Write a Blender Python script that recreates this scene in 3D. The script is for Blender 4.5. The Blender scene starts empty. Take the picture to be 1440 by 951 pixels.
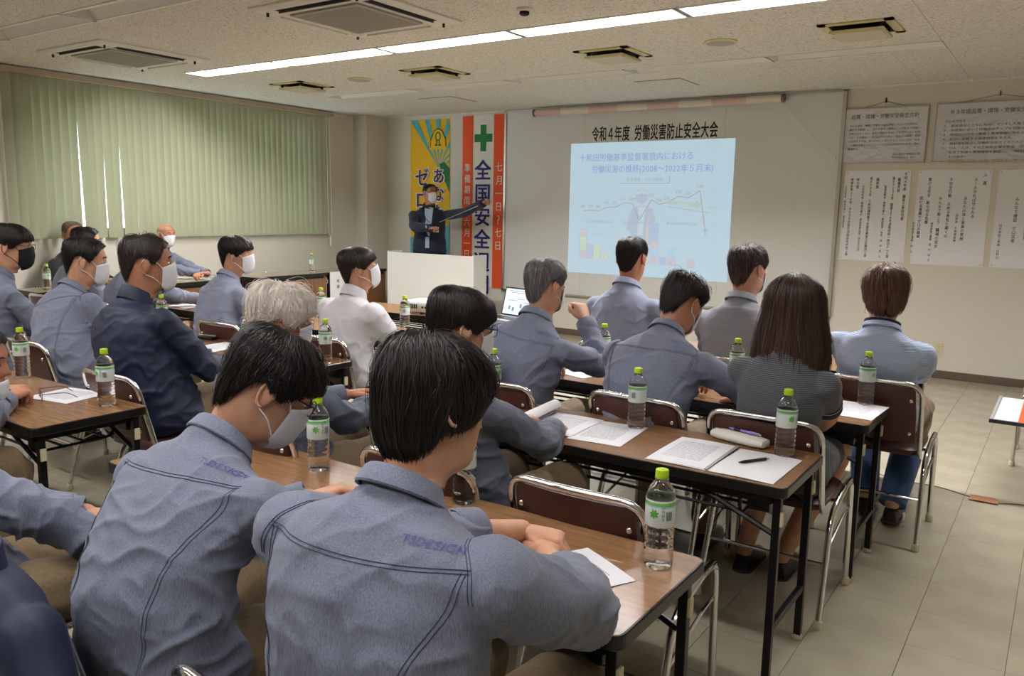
import bpy, bmesh, math, random
import numpy as np
from mathutils import Vector, Matrix
from mathutils.bvhtree import BVHTree
random.seed(7); RNG = np.random.default_rng(7)
PI = math.pi
COL = bpy.context.scene.collection
SC = bpy.context.scene

# ------------------------------------------------------------------ camera, sky, exposure
cam_d = bpy.data.cameras.new('camera'); cam = bpy.data.objects.new('camera', cam_d); COL.objects.link(cam)
YAW, PITCH, ROLL, FPX = -0.598916, 0.155976, 0.01903, 1141.9
CAM_H = 1.5
_f = Vector((math.sin(YAW)*math.cos(PITCH), math.cos(YAW)*math.cos(PITCH), -math.sin(PITCH)))
_r = Vector((math.cos(YAW), -math.sin(YAW), 0)); _u = _r.cross(_f)
_R = math.cos(ROLL)*_r + math.sin(ROLL)*_u; _U = -math.sin(ROLL)*_r + math.cos(ROLL)*_u
cam.matrix_world = Matrix(((_R.x, _U.x, -_f.x, 0), (_R.y, _U.y, -_f.y, 0), (_R.z, _U.z, -_f.z, CAM_H), (0, 0, 0, 1)))
cam_d.sensor_width = 36; cam_d.lens = 36*FPX/1440; cam_d.clip_start = 0.02
SC.camera = cam
w = bpy.data.worlds.new('sky'); SC.world = w; w.use_nodes = True
bg = w.node_tree.nodes['Background']; bg.inputs[0].default_value = (0.80, 0.93, 1.0, 1); bg.inputs[1].default_value = 4.5
SC.view_settings.view_transform = 'Standard'; SC.view_settings.look = 'None'
SC.view_settings.exposure = 0.25; SC.view_settings.gamma = 1.0
SC.cycles.max_bounces = 8; SC.cycles.transmission_bounces = 8; SC.cycles.transparent_max_bounces = 12
SC.cycles.diffuse_bounces = 4; SC.cycles.glossy_bounces = 3
SC.cycles.caustics_reflective = False; SC.cycles.caustics_refractive = False
SC.cycles.sample_clamp_indirect = 6.0
TUBE_POWER = 112.0          # emission of a lit ceiling tube cover
PROJ_POWER = 0.60          # projector light put into the slide sheets as their own emission

# ------------------------------------------------------------------ helpers
def tag(o, label=None, cat=None, group=None, kind=None):
    if label: o['label'] = label
    if cat: o['category'] = cat
    if group: o['group'] = group
    if kind: o['kind'] = kind
    return o
def empty(name, loc=(0, 0, 0), rz=0.0, label=None, cat=None, group=None, kind=None, parent=None):
    o = bpy.data.objects.new(name, None); COL.objects.link(o); o.location = loc; o.rotation_euler = (0, 0, rz)
    o.empty_display_size = 0.05
    if parent: o.parent = parent
    return tag(o, label, cat, group, kind)
def copy_tree(o, parent=None):
    c = o.copy(); COL.objects.link(c)
    if parent is not None: c.parent = parent
    for ch in list(o.children): copy_tree(ch, c)
    return c
class MB:
    def __init__(s): s.v = []; s.f = []; s.n = 0; s.attr = None
    def add(s, v, f):
        v = np.asarray(v, float).reshape(-1, 3)
        k = s.n
        s.f.extend([tuple(i + k for i in q) for q in f]); s.v.append(v); s.n += len(v); return s
    def box(s, x0, x1, y0, y1, z0, z1, b=0.0):
        if b <= 0:
            v = [(x, y, z) for z in (z0, z1) for y in (y0, y1) for x in (x0, x1)]
            return s.add(v, [(0, 2, 3, 1), (4, 5, 7, 6), (0, 1, 5, 4), (2, 6, 7, 3), (0, 4, 6, 2), (1, 3, 7, 5)])
        bm = bmesh.new(); bmesh.ops.create_cube(bm, size=1)
        for q in bm.verts: q.co = Vector(((x0+x1)/2+q.co.x*(x1-x0), (y0+y1)/2+q.co.y*(y1-y0), (z0+z1)/2+q.co.z*(z1-z0)))
        bmesh.ops.bevel(bm, geom=bm.edges[:], offset=b, segments=2, affect='EDGES', profile=0.6)
        bm.verts.index_update()
        v = [tuple(q.co) for q in bm.verts]; f = [tuple(q.index for q in p.verts) for p in bm.faces]; bm.free()
        return s.add(v, f)
    def loft(s, rings, cap0=True, cap1=True, closed=True):
        rings = np.asarray(rings, float); m, n = rings.shape[:2]; f = []
        for i in range(m-1):
            for j in range(n if closed else n-1):
                a, b = i*n+j, i*n+(j+1) % n
                f.append((a, b, b+n, a+n))
        v = rings.reshape(-1, 3)
        extra = []
        if cap0: extra.append(rings[0].mean(0)); c = m*n; f += [(c, (j+1) % n, j) for j in range(n)]
        if cap1: extra.append(rings[-1].mean(0)); c = m*n+len(extra)-1; o = (m-1)*n; f += [(c, o+j, o+(j+1) % n) for j in range(n)]
        if extra: v = np.vstack([v, np.array(extra)])
        return s.add(v, f)
    def tube(s, path, r, n=8, cap=True):
        P = np.asarray(path, float); m = len(P); r = np.broadcast_to(np.asarray(r, float), (m,))
        T = np.gradient(P, axis=0); T /= np.linalg.norm(T, axis=1)[:, None]+1e-12
        up = np.array([0, 0, 1.0]) if abs(T[0][2]) < .9 else np.array([1.0, 0, 0])
        N = np.cross(up, T[0]); N /= np.linalg.norm(N); rings = []
        for i in range(m):
            N = N - T[i]*N.dot(T[i]); N /= np.linalg.norm(N)+1e-12
            B = np.cross(T[i], N); a = np.arange(n)*2*PI/n
            rings.append(P[i] + r[i]*(np.cos(a)[:, None]*N + np.sin(a)[:, None]*B))
        return s.loft(rings, cap, cap)
    def capsule(s, path, r, n=12):
        """round-ended tube along a path"""
        P = np.asarray(path, float); r = list(np.broadcast_to(np.asarray(r, float), (len(P),)))
        t0 = P[0]-P[1]; t0 /= np.linalg.norm(t0); t1 = P[-1]-P[-2]; t1 /= np.linalg.norm(t1)
        A = [P[0]+t0*r[0]*k for k in (.98, .75, .4)]; ra = [r[0]*k for k in (.2, .66, .916)]
        Bp = [P[-1]+t1*r[-1]*k for k in (.4, .75, .98)]; rb = [r[-1]*k for k in (.916, .66, .2)]
        return s.tube(np.vstack([A, P, Bp]), ra+r+rb, n)
    def lathe(s, prof, n=24, c=(0, 0, 0), axis='z', cap0=True, cap1=True):
        a = np.arange(n)*2*PI/n; rings = []
        for r, z in prof:
            q = np.stack([r*np.cos(a), r*np.sin(a), np.full(n, z)], 1)
            if axis == 'y': q = q[:, [0, 2, 1]]*np.array([1, 1, -1])
            if axis == 'x': q = q[:, [2, 0, 1]]
            rings.append(q+np.array(c))
        return s.loft(rings, cap0, cap1)
    def ball(s, c, r, n=12, m=8):
        r = np.broadcast_to(np.asarray(r, float), (3,))
        prof = [(math.sin(PI*k/m), -math.cos(PI*k/m)) for k in range(m+1)]; prof[0] = (.02, -1); prof[-1] = (.02, 1)
        a = np.arange(n)*2*PI/n
        rings = [np.stack([p[0]*np.cos(a)*r[0], p[0]*np.sin(a)*r[1], np.full(n, p[1]*r[2])], 1)+np.array(c) for p in prof]
        return s.loft(rings)
    def verts(s): return np.vstack(s.v) if s.v else np.zeros((0, 3))
    def xf(s, M):
        M = np.array(M); v = s.verts(); s.v = [v @ M[:3, :3].T + M[:3, 3]]; return s
def mesh_from(name, v, f, smooth=False):
    me = bpy.data.meshes.new(name); me.from_pydata(np.asarray(v).tolist(), [], f); me.update()
    if smooth: me.polygons.foreach_set('use_smooth', [True]*len(me.polygons))
    return me
def obj(name, mb, mat, parent=None, smooth=False, fixn=True, loc=None):
    me = mesh_from(name, mb.verts(), mb.f, smooth)
    if fixn:
        bm = bmesh.new(); bm.from_mesh(me); bmesh.ops.recalc_face_normals(bm, faces=bm.faces); bm.to_mesh(me); bm.free()
    if mat: me.materials.append(mat)
    o = bpy.data.objects.new(name, me); COL.objects.link(o)
    if parent: o.parent = parent
    if loc: o.location = loc
    if smooth == 'auto':
        me.polygons.foreach_set('use_smooth', [True]*len(me.polygons)); me.set_sharp_from_angle(angle=math.radians(40))
    return o
def fillet(pts, r, n=5):
    pts = [np.array(p, float) for p in pts]; out = [pts[0]]
    for i in range(1, len(pts)-1):
        a, b, c = pts[i-1], pts[i], pts[i+1]
        u, v = a-b, c-b; lu, lv = np.linalg.norm(u), np.linalg.norm(v); u /= lu; v /= lv
        d = min(r, lu*.49, lv*.49); p0, p1 = b+u*d, b+v*d
        for k in range(n+1):
            t = k/n; out.append((1-t)**2*p0+2*t*(1-t)*b+t*t*p1)
    out.append(pts[-1]); return np.array(out)
def smooth_path(pts, n=40):
    """Catmull-Rom through points"""
    P = np.asarray(pts, float); P = np.vstack([2*P[0]-P[1], P, 2*P[-1]-P[-2]]); m = len(P)-3; out = []
    for k in range(n):
        u = k/(n-1)*m; i = min(int(u), m-1); t = u-i; p0, p1, p2, p3 = P[i:i+4]
        out.append(.5*((2*p1)+(-p0+p2)*t+(2*p0-5*p1+4*p2-p3)*t*t+(-p0+3*p1-3*p2+p3)*t**3))
    return np.array(out)

# ------------------------------------------------------------------ materials
def srgb(r, g, b):
    return tuple(((c/255)/12.92 if c/255 <= .04045 else ((c/255+.055)/1.055)**2.4) for c in (r, g, b))+(1,)
MATS = {}
def mat(name, col, rough=.6, metal=0.0, bump=None, var=None, spec=.5, emit=None, trans=0, ior=1.45, alpha=1, coat=0, subs=0, sheen=0, attr=None, aniso=0):
    """bump=(scale, strength, detail, stretch xyz) ; var=(scale, second colour, stretch, lo, hi)"""
    m = bpy.data.materials.new(name); m.use_nodes = True; nt = m.node_tree; N, L = nt.nodes, nt.links
    p = N['Principled BSDF']; p.inputs['Base Color'].default_value = col; p.inputs['Roughness'].default_value = rough
    p.inputs['Metallic'].default_value = metal; p.inputs['Specular IOR Level'].default_value = spec; p.inputs['IOR'].default_value = ior
    p.inputs['Transmission Weight'].default_value = trans; p.inputs['Alpha'].default_value = alpha; p.inputs['Coat Weight'].default_value = coat
    p.inputs['Subsurface Weight'].default_value = subs; p.inputs['Subsurface Scale'].default_value = .01
    p.inputs['Sheen Weight'].default_value = sheen; p.inputs['Anisotropic'].default_value = aniso
    if emit: p.inputs['Emission Color'].default_value = emit[0]; p.inputs['Emission Strength'].default_value = emit[1]
    tc = N.new('ShaderNodeTexCoord')
    def noise(scale, det, stretch):
        mp = N.new('ShaderNodeMapping'); mp.inputs['Scale'].default_value = stretch; L.new(tc.outputs['Object'], mp.inputs[0])
        n = N.new('ShaderNodeTexNoise'); n.inputs['Scale'].default_value = scale; n.inputs['Detail'].default_value = det
        L.new(mp.outputs[0], n.inputs['Vector']); return n
    src = None
    if var:
        n = noise(var[0], 4, var[2] if len(var) > 2 else (1, 1, 1))
        cr = N.new('ShaderNodeValToRGB'); cr.color_ramp.elements[0].position = var[3] if len(var) > 3 else .35
        cr.color_ramp.elements[1].position = var[4] if len(var) > 4 else .65
        cr.color_ramp.elements[0].color = col; cr.color_ramp.elements[1].color = var[1]
        L.new(n.outputs[0], cr.inputs[0]); src = cr.outputs[0]
    if attr:
        a = N.new('ShaderNodeAttribute'); a.attribute_name = attr
        mx = N.new('ShaderNodeMix'); mx.data_type = 'RGBA'; mx.blend_type = 'MULTIPLY'; mx.inputs[0].default_value = 1
        if src: L.new(src, mx.inputs[6])
        else: mx.inputs[6].default_value = col
        L.new(a.outputs['Color'], mx.inputs[7]); src = mx.outputs[2]
    if src: L.new(src, p.inputs['Base Color'])
    if bump:
        n = noise(bump[0], bump[2] if len(bump) > 2 else 3, bump[3] if len(bump) > 3 else (1, 1, 1))
        b = N.new('ShaderNodeBump'); b.inputs['Strength'].default_value = bump[1]; b.inputs['Distance'].default_value = .002
        L.new(n.outputs[0], b.inputs['Height']); L.new(b.outputs[0], p.inputs['Normal'])
    MATS[name] = m; return m
def stripes(m, scale, col2, axis='z', amount=.5, lo=.45, hi=.6):
    """woven stripes of a second colour across the cloth"""
    nt = m.node_tree; N, L = nt.nodes, nt.links; p = N['Principled BSDF']
    tc = N.new('ShaderNodeTexCoord'); wv = N.new('ShaderNodeTexWave'); wv.bands_direction = axis.upper(); wv.inputs['Scale'].default_value = scale
    wv.inputs['Distortion'].default_value = .6; wv.inputs['Detail'].default_value = 1; L.new(tc.outputs['Object'], wv.inputs[0])
    cr = N.new('ShaderNodeValToRGB'); cr.color_ramp.elements[0].position = lo; cr.color_ramp.elements[1].position = hi
    L.new(wv.outputs[0], cr.inputs[0]); mx = N.new('ShaderNodeMix'); mx.data_type = 'RGBA'
    mu = N.new('ShaderNodeMath'); mu.operation = 'MULTIPLY'; mu.inputs[1].default_value = amount; L.new(cr.outputs[0], mu.inputs[0]); L.new(mu.outputs[0], mx.inputs[0])
    old = p.inputs['Base Color']
    if old.is_linked: L.new(old.links[0].from_socket, mx.inputs[6])
    else: mx.inputs[6].default_value = old.default_value
    mx.inputs[7].default_value = col2; L.new(mx.outputs[2], old); return m
wallpaper = mat('wallpaper', srgb(220, 214, 202), .9, bump=(420, .35, 2), var=(160, srgb(212, 206, 193)))
ceil_m = mat('ceiling_board', srgb(224, 221, 212), .95)
def ceiling_pits(m):
    nt = m.node_tree; N, L = nt.nodes, nt.links; p = N['Principled BSDF']; tc = N.new('ShaderNodeTexCoord')
    mp = N.new('ShaderNodeMapping'); mp.inputs['Scale'].default_value = (1, 1.9, 1); L.new(tc.outputs['Object'], mp.inputs[0])
    n = N.new('ShaderNodeTexNoise'); n.inputs['Scale'].default_value = 55; n.inputs['Detail'].default_value = 3; n.inputs['Distortion'].default_value = 1.2
    L.new(mp.outputs[0], n.inputs['Vector']); cr = N.new('ShaderNodeValToRGB')
    cr.color_ramp.elements[0].position = .36; cr.color_ramp.elements[1].position = .46
    cr.color_ramp.elements[0].color = srgb(160, 154, 144); cr.color_ramp.elements[1].color = srgb(224, 221, 212)
    L.new(n.outputs[0], cr.inputs[0]); L.new(cr.outputs[0], p.inputs['Base Color'])
    b = N.new('ShaderNodeBump'); b.inputs['Strength'].default_value = .6; b.inputs['Distance'].default_value = .002
    L.new(cr.outputs[0], b.inputs['Height']); L.new(b.outputs[0], p.inputs['Normal'])
ceiling_pits(ceil_m)
tile_m = mat('vinyl_tile', srgb(176, 169, 147), .17, bump=(9, .05, 2), var=(5, srgb(166, 158, 139)), spec=.5)
grout_m = mat('tile_joint', srgb(84, 78, 68), .8)
base_m = mat('baseboard_vinyl', srgb(92, 80, 66), .5)
board_m = mat('wall_board', srgb(214, 214, 210), .45, bump=(5, .03, 2))
alum_m = mat('aluminium', srgb(190, 186, 176), .35, .8)
white_m = mat('white_plastic', srgb(226, 224, 216), .4)
ivory_m = mat('ivory_plastic', srgb(214, 206, 170), .45)
cream_m = mat('cream_enamel', srgb(206, 198, 150), .45)
grille_m = mat('grey_grille', srgb(170, 166, 158), .6)
black_m = mat('black_plastic', srgb(18, 18, 20), .4)
blackmetal = mat('black_steel', srgb(16, 16, 18), .35, .2)
chrome = mat('chrome', (.78, .78, .78, 1), .12, 1.0)
vinyl = mat('brown_vinyl', srgb(72, 40, 33), .38, bump=(220, .2, 2))
lamp_on = mat('lit_tube_cover', (1, 1, 1, 1), .5, emit=((1.0, .975, .965, 1), TUBE_POWER))
lamp_rear = mat('lit_tube_cover_rear', (1, 1, 1, 1), .5, emit=((1.0, .975, .965, 1), TUBE_POWER*.26))
lamp_off = mat('unlit_tube_cover', srgb(222, 220, 212), .4)
reflector = mat('lamp_reflector', srgb(225, 224, 222), .3)
dark_m = mat('dark_slot', srgb(20, 18, 24), .7)
paper = mat('paper', srgb(232, 232, 236), .7)
ink = mat('black_ink', srgb(26, 24, 26), .7)
inkgrey = mat('grey_ink', srgb(78, 76, 86), .7)
def wood(name, c1, c2, rough=.3, sc=(1, 1, 1)):
    m = mat(name, c1, rough, var=(6, c2, sc, .3, .7), coat=.25, bump=(30, .06, 3, sc)); m.node_tree.nodes['Principled BSDF'].inputs['Coat Roughness'].default_value = .15; return m
table_wood = wood('table_laminate', srgb(152, 114, 80), srgb(126, 92, 62), .22, (1, 14, 14))
panel_wood = wood('modesty_wood', srgb(132, 92, 58), srgb(104, 70, 42), .45, (14, 3, 1))
desk_top = wood('desk_laminate', srgb(164, 148, 122), srgb(150, 134, 110), .25, (14, 1, 14))
def blind_mat():
    m = bpy.data.materials.new('green_blind_cloth'); m.use_nodes = True; nt = m.node_tree; N, L = nt.nodes, nt.links
    for n in list(N): N.remove(n)
    o = N.new('ShaderNodeOutputMaterial'); d = N.new('ShaderNodeBsdfDiffuse'); d.inputs[0].default_value = srgb(170, 174, 148)
    t = N.new('ShaderNodeBsdfTranslucent'); t.inputs[0].default_value = srgb(172, 204, 160); mx = N.new('ShaderNodeMixShader'); mx.inputs[0].default_value = .055
    L.new(d.outputs[0], mx.inputs[1]); L.new(t.outputs[0], mx.inputs[2]); L.new(mx.outputs[0], o.inputs[0]); return m
blind_m = blind_mat()
def glass_mat():
    m = bpy.data.materials.new('window_glass'); m.use_nodes = True; nt = m.node_tree; N, L = nt.nodes, nt.links
    for n in list(N): N.remove(n)
    o = N.new('ShaderNodeOutputMaterial'); t = N.new('ShaderNodeBsdfTransparent'); g = N.new('ShaderNodeBsdfGlossy'); g.inputs['Roughness'].default_value = .02
    mx = N.new('ShaderNodeMixShader'); mx.inputs[0].default_value = .06
    L.new(t.outputs[0], mx.inputs[1]); L.new(g.outputs[0], mx.inputs[2]); L.new(mx.outputs[0], o.inputs[0]); return m
glass_m = glass_mat()

# ------------------------------------------------------------------ lettering
TXT = {}
def T(key, s): TXT[key] = s; return s
GLY = {}
def build_glyphs(chars):
    obs = []
    for c in sorted(chars):
        cu = bpy.data.curves.new('glyph', 'FONT'); cu.body = c; cu.size = 1; cu.resolution_u = 2
        o = bpy.data.objects.new('glyph', cu); COL.objects.link(o); obs.append((c, 0, o))
    dg = bpy.context.evaluated_depsgraph_get(); dg.update()
    for c, b, o in obs:
        me = o.evaluated_get(dg).to_mesh()
        v = np.array([q.co[:] for q in me.vertices]).reshape(-1, 3) if len(me.vertices) else np.zeros((0, 3))
        f = [tuple(p.vertices) for p in me.polygons]; GLY[(c, 0)] = (v, f)
        for bold, offs in ((1, ((-.013, 0), (.013, .004))), (2, ((-.02, -.015), (.02, .015), (-.02, .015), (.02, -.015))), (3, ((-.05, 0), (.05, 0), (0, .05), (0, -.05), (.04, .04), (-.04, -.04), (.04, -.04), (-.04, .04)))):
            m = MB()
            for q_, (dx, dy) in enumerate(offs):
                if len(v): m.add(v+np.array([dx, dy, q_*.0022]), f)
            GLY[(c, bold)] = (m.verts(), m.f)
    for c, b, o in obs:
        cu = o.data; bpy.data.objects.remove(o); bpy.data.curves.remove(cu)
ROT = 'ー〜～（）()「」＝=―'
def text_mb(s, h, vertical=False, bold=0, width=1.0, step=None, mb=None, at=(0, 0), align='l'):
    """letters in the xy plane; h = letter height; vertical writing runs down from `at`"""
    mb = mb or MB(); x, y = at; tot = 0
    def adv(c):
        if ord(c) >= 0x2000: return 1.0
        v = GLY.get((c, 0), (np.zeros((0, 3)),))[0]; return .3 if not len(v) else v[:, 0].max()+.07
    total = sum(adv(c) for c in s)*h*width
    if align == 'c' and not vertical: x -= total/2
    for c in s:
        a = adv(c)
        if c not in ' 　':
            v, f = GLY.get((c, bold), (np.zeros((0, 3)), []))
            if len(v):
                q = v.copy()
                if vertical:
                    cx, cy = (v[:, 0].min()+v[:, 0].max())/2, (v[:, 1].min()+v[:, 1].max())/2
                    if c in ROT: q[:, 0], q[:, 1] = (v[:, 1]-cy), -(v[:, 0]-cx); q[:, 0] *= width
                    else: q[:, 0] = (v[:, 0]-cx)*width; q[:, 1] = v[:, 1]-.36
                    if c in '。、': q[:, 0] += .3; q[:, 1] += .3
                    q = q*h+np.array([x, y-h*.5, 0])
                else:
                    q[:, 0] *= width; q = q*h+np.array([x, y, 0])
                    if ord(c) < 0x2000: pass
                mb.add(q, f)
        if vertical: y -= (step or h*1.04)
        else: x += a*h*width
    return mb
def thicken(mb, d=.0008):
    return mb
SLIDE1 = '十和田労働基準監督署管内における'; SLIDE2 = '労働災害の推移(2008〜2022年５月末)'
TITLE = '令和４年度 労働災害防止安全大会'
F1T = '品質・環境・労働安全衛生方針'
F1 = ['当社の品質・環境・労働安全衛生管理システムを効率的に', '運営する体制とし、時代の要求と顧客のニーズをより的確に', '判断するとともに、顧客の満足を得ることを目的とし、社員', '一人一人が使命いく製品を作るために、技術力の研鑽、知識', 'の改善をすすめ、能力の向上に努力するとともに品質・環境', '・労働安全衛生マネジメントシステムの継続的な改善に努め、', '維持する。']
F2T = 'Ｒ３年度品質・環境・労働安全衛生方針'
F2 = ['【社長方針】', '１　顧客満足とともに地域にマッチした施工の実現に努める。', '２．各部署において評価点のアップを目指す。', '３　現場内の環境の整備と整理整頓に努める。', '４．社会に貢献する環境対策を考える。', '５　無駄遣を除去し労働安全衛生マネジメントの確立に努める。', '６．一人一人が、それぞれの立場で参加、活動、改善することで', '　　安全で快適な職場環境を創造し、「地域社会へ貢献する企業」', '　　を目指す。', '７　常に笑顔と挨拶、社員一同和をもって一つのことをやり遂げる。']
P1C = [('令和４年度　優良工事担当者', 0.022, 0.02, .034, 1), ('最優秀賞', .075, .07, .034, 1), ('第５７１３４号　国道２７９号道路改良（南日Ｐ）工事', .125, .06, .032, 1), ('監理技術者・現場代理人　建設部第一係長　田　中　直　人', .195, .14, .026, 0),
       ('優秀賞', .265, .07, .034, 1), ('第６９９５号　十和田湖特環下水道宇樽部工区維持工事', .325, .06, .031, 1), ('主任技術者・現場代理人　建設部建設第二係主任代理', .395, .14, .026, 0), ('努力賞', .445, .07, .034, 1), ('維補砂第３７４号　タカマタ沢総合流域防災砂防工事', .50, .07, .031, 1), ('主任技術者・現場代理人　建設部次長', .555, .14, .024, 0)]
P2C = [('入　選', .03, .03, .036, 1), ('ルール守れば守られる', .10, .07, .036, 1), ('あなたの体と家族の笑顔', .17, .24, .036, 1), ('田栄会　十和建設㈱', .23, .40, .028, 0), ('不安全行動　止める勇気と聞く心', .30, .07, .036, 1), ('みんなで築こう　職場の安全', .375, .24, .036, 1), ('田中建設工業㈱　田　村　和　夫', .43, .48, .028, 0), ('繋げる安全　断ち切る危険', .475, .07, .035, 1), ('続ける意識でゼロ災職場', .535, .24, .035, 1), ('田中建設工業㈱　松　山', .585, .48, .026, 0)]
P3C = [('教え合おう　作業手順と危険箇所', .33, .07, .036, 1), ('みんなで確認　ゼロ災害', .42, .24, .036, 1), ('田中建設工業㈱　日野口', .53, .48, .028, 0), ('㈱小田工業', .25, .33, .028, 0)]
ALL = SLIDE1+SLIDE2+TITLE+F1T+F2T+''.join(F1)+''.join(F2)+''.join(p[0] for p in P1C+P2C+P3C)
ALL += '全国安全週間七月一日〜七日準備期間＝六月一日〜三十日あなたが主役ゼロ災職場TSDESIGN0123456789第次労働災害防止計画死傷者数13次目標値対29年比10%減天然水いろはす株式会社代表取締役社長田中建設工業佐藤監督官十和田'
build_glyphs(set(ALL)-set(' 　'))
def letters(s, h, m, x, z, y, parent, step, bold=2, width=1.0, name='letter'):
    for k, c in enumerate(s):
        if c == ' ': continue
        wallobj(name, text_mb(c, h, True, bold, width), m, x, z-k*step, y, parent)
def wallobj(name, mb, m, x, z, y, parent=None):
    """letters drawn in xy shown on the front wall (facing -y)"""
    v = mb.verts(); mb.v = [np.stack([v[:, 0]+x, y-v[:, 2], v[:, 1]+z], 1)]
    return obj(name, mb, m, parent, fixn=False)

# ------------------------------------------------------------------ the room
WX, FY, CZ = -8.25, 8.56, 2.73
X1, Y0 = 3.2, -4.2
def struct(name, mb, m, **k): return tag(obj(name, mb, m, **k), kind='structure')
WY0, WY1, WZ0, WZ1 = 3.8, 7.42, 1.19, 2.58
b = MB(); b.box(WX-.15, WX, Y0, WY0, 0, CZ); b.box(WX-.15, WX, WY1, FY+.15, 0, CZ); b.box(WX-.15, WX, WY0, WY1, 0, WZ0); b.box(WX-.15, WX, WY0, WY1, WZ1, CZ)
struct('wall_left', b, wallpaper)
struct('wall_front', MB().box(WX-.15, X1, FY, FY+.15, 0, CZ), wallpaper)
struct('wall_right', MB().box(X1, X1+.15, Y0, FY+.15, 0, CZ), wallpaper)
struct('wall_back', MB().box(WX-.15, X1+.15, Y0-.15, Y0, 0, CZ), wallpaper)
struct('wall_corner_column', MB().box(WX, -8.0, 8.15, FY, 0, CZ), wallpaper)
struct('baseboard_front', MB().box(-8.0, X1, FY-.012, FY, 0, .075, .003), base_m)
struct('baseboard_left', MB().box(WX, WX+.012, Y0, 8.15, 0, .075, .003), base_m)
# window with frame and glass
wn = empty('window_1', (WX-.08, 0, 0), kind='structure')
for j, (y0, y1) in enumerate(((WY0, WY0+.05), (5.0, 5.05), (6.2, 6.25), (WY1-.05, WY1))):
    obj('window_frame', MB().box(-.03, .03, y0, y1, WZ0, WZ1, .004), alum_m, wn)
obj('window_frame', MB().box(-.03, .03, WY0, WY1, WZ0, WZ0+.05, .004), alum_m, wn)
obj('window_frame', MB().box(-.03, .03, WY0, WY1, WZ1-.05, WZ1, .004), alum_m, wn)
obj('window_sill', MB().box(.03, .10, WY0-.02, WY1+.02, WZ0-.03, WZ0, .004), alum_m, wn)
for y0, y1 in ((WY0+.05, 5.0), (5.05, 6.2), (6.25, WY1-.05)):
    obj('pane', MB().box(-.004, .004, y0, y1, WZ0+.05, WZ1-.05), glass_m, wn)
# vertical blind
bl = empty('vertical_blind', (WX+.07, 3.6, 0), label='pale green vertical slat blind covering the window of the left wall', cat='blind')
obj('head_rail', MB().box(-.03, .05, 0, 4.08, 2.665, 2.715, .004), mat('rail_enamel', srgb(176, 160, 140), .5), bl)
ns = 47
slats = []
for k in range(ns):
    y = .10+k*(3.86/(ns-1)); ang = math.radians(66 + random.uniform(-3, 3)); w_ = .0415
    lean = random.uniform(-.005, .005)+{8: .034, 11: .022, 13: .026, 15: .018}.get(k, 0)
    a = np.linspace(-1, 1, 5); top = 2.665; zb = 1.145
    mb = MB(); rings = []
    for z, sh in ((top, 0), (1.9, lean*.5), (zb, lean)):
        dx = a*w_*math.cos(ang)+.004*(1-a*a)*math.sin(ang); dy = a*w_*math.sin(ang)
        inn = np.stack([dx, y+dy+sh, np.full(5, z)], 1); outr = inn[::-1]+np.array([.0012, 0, 0])
        rings.append(np.vstack([inn, outr]))
    mb.loft(rings, True, True)
    slats.append(obj('slat', mb, blind_m, bl, smooth='auto'))
obj('pull_cord', MB().tube([(.02, 4.03, 2.66), (.03, 4.04, 1.15), (.035, 4.0, 1.12), (.03, 3.98, 1.16), (.02, 3.98, 2.66)], .0035, 6), white_m, bl)
obj('cord_weight', MB().lathe([(.012, .98), (.016, 1.0), (.016, 1.09), (.008, 1.11)], 10, (.035, 4.01, 0)), white_m, bl)
# floor: single tiles where they are seen, one joined field elsewhere
fl = empty('floor', (0, 0, 0), kind='structure')
obj('subfloor', MB().box(WX-.15, X1+.15, Y0-.15, FY+.15, -.10, -.004), grout_m, fl)
TS = .3065; tx0 = -.345; ty0 = 2.72
tile_me = obj('tile', MB().box(-TS/2+.0011, TS/2-.0011, -TS/2+.0006, TS/2-.0006, -.004, 0), tile_m, fl).data
first = [o for o in fl.children if o.data == tile_me][0]
far_b = MB(); used_first = False
for i in range(-26, 12):
    for j in range(-23, 20):
        x = tx0+(i+.5)*TS; y = ty0+(j+.5)*TS
        if x < WX or x > X1 or y > FY+.1 or y < Y0: continue
        if -6 <= i <= 3 and -7 <= j <= 19 and not (i < -3 and j < -3) :
            o = first if not used_first else bpy.data.objects.new('tile', tile_me)
            if used_first: COL.objects.link(o); o.parent = fl
            used_first = True; o.location = (x, y, 0)
        else:
            far_b.box(x-TS/2+.0011, x+TS/2-.0011, y-TS/2+.0006, y+TS/2-.0006, -.004, 0)
tag(obj('distant_tiles', far_b, tile_m, fl), kind='stuff')
# ceiling: boards with joints
ce = empty('ceiling', (0, 0, 0), kind='structure')
obj('slab', MB().box(WX-.15, X1+.15, Y0-.15, FY+.15, CZ+.085, CZ+.2), ceil_m, ce)
def holes():
    return [(-7.15, 1.7, 4.80, 5.06), (-7.15, -.75, 6.60, 6.82), (-8.2, 1.7, 2.93, 3.19), (-8.2, 1.7, 1.07, 1.33), (-8.2, 1.7, -.79, -.53)]
TXS, TYS = .914, .4555; cb = MB(); board_me = None
xs = [-1.281+TXS*k for k in range(-8, 6)]; ysb = [FY-TYS*k for k in range(0, 29)]
STRIPS = [(4.93, True, -7.10), (6.71, False, -7.10), (3.06, False, -8.3), (1.20, True, -7.1), (-.66, True, -7.1)]
STRIP_X = {}
for cy, lit, xs0 in STRIPS:
    x = xs0 if xs0 > -8 else -8.15; a = x; xend = -.8 if abs(cy-6.71) < .01 else 1.4
    while x+1.25 < xend+.06: x += 1.245
    STRIP_X[cy] = (a, x-.023)
def clip_boards(x0, x1, y0, y1):
    """parts of one board outside the lamp troughs"""
    cuts = [STRIP_X[cy] for cy, _, _ in STRIPS]; edges = sorted({x0, x1} | {e for q in cuts for e in q if x0+.004 < e < x1-.004}); res = []
    for ea, eb in zip(edges[:-1], edges[1:]): res += clip_one(ea, eb, y0, y1)
    return res
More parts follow.
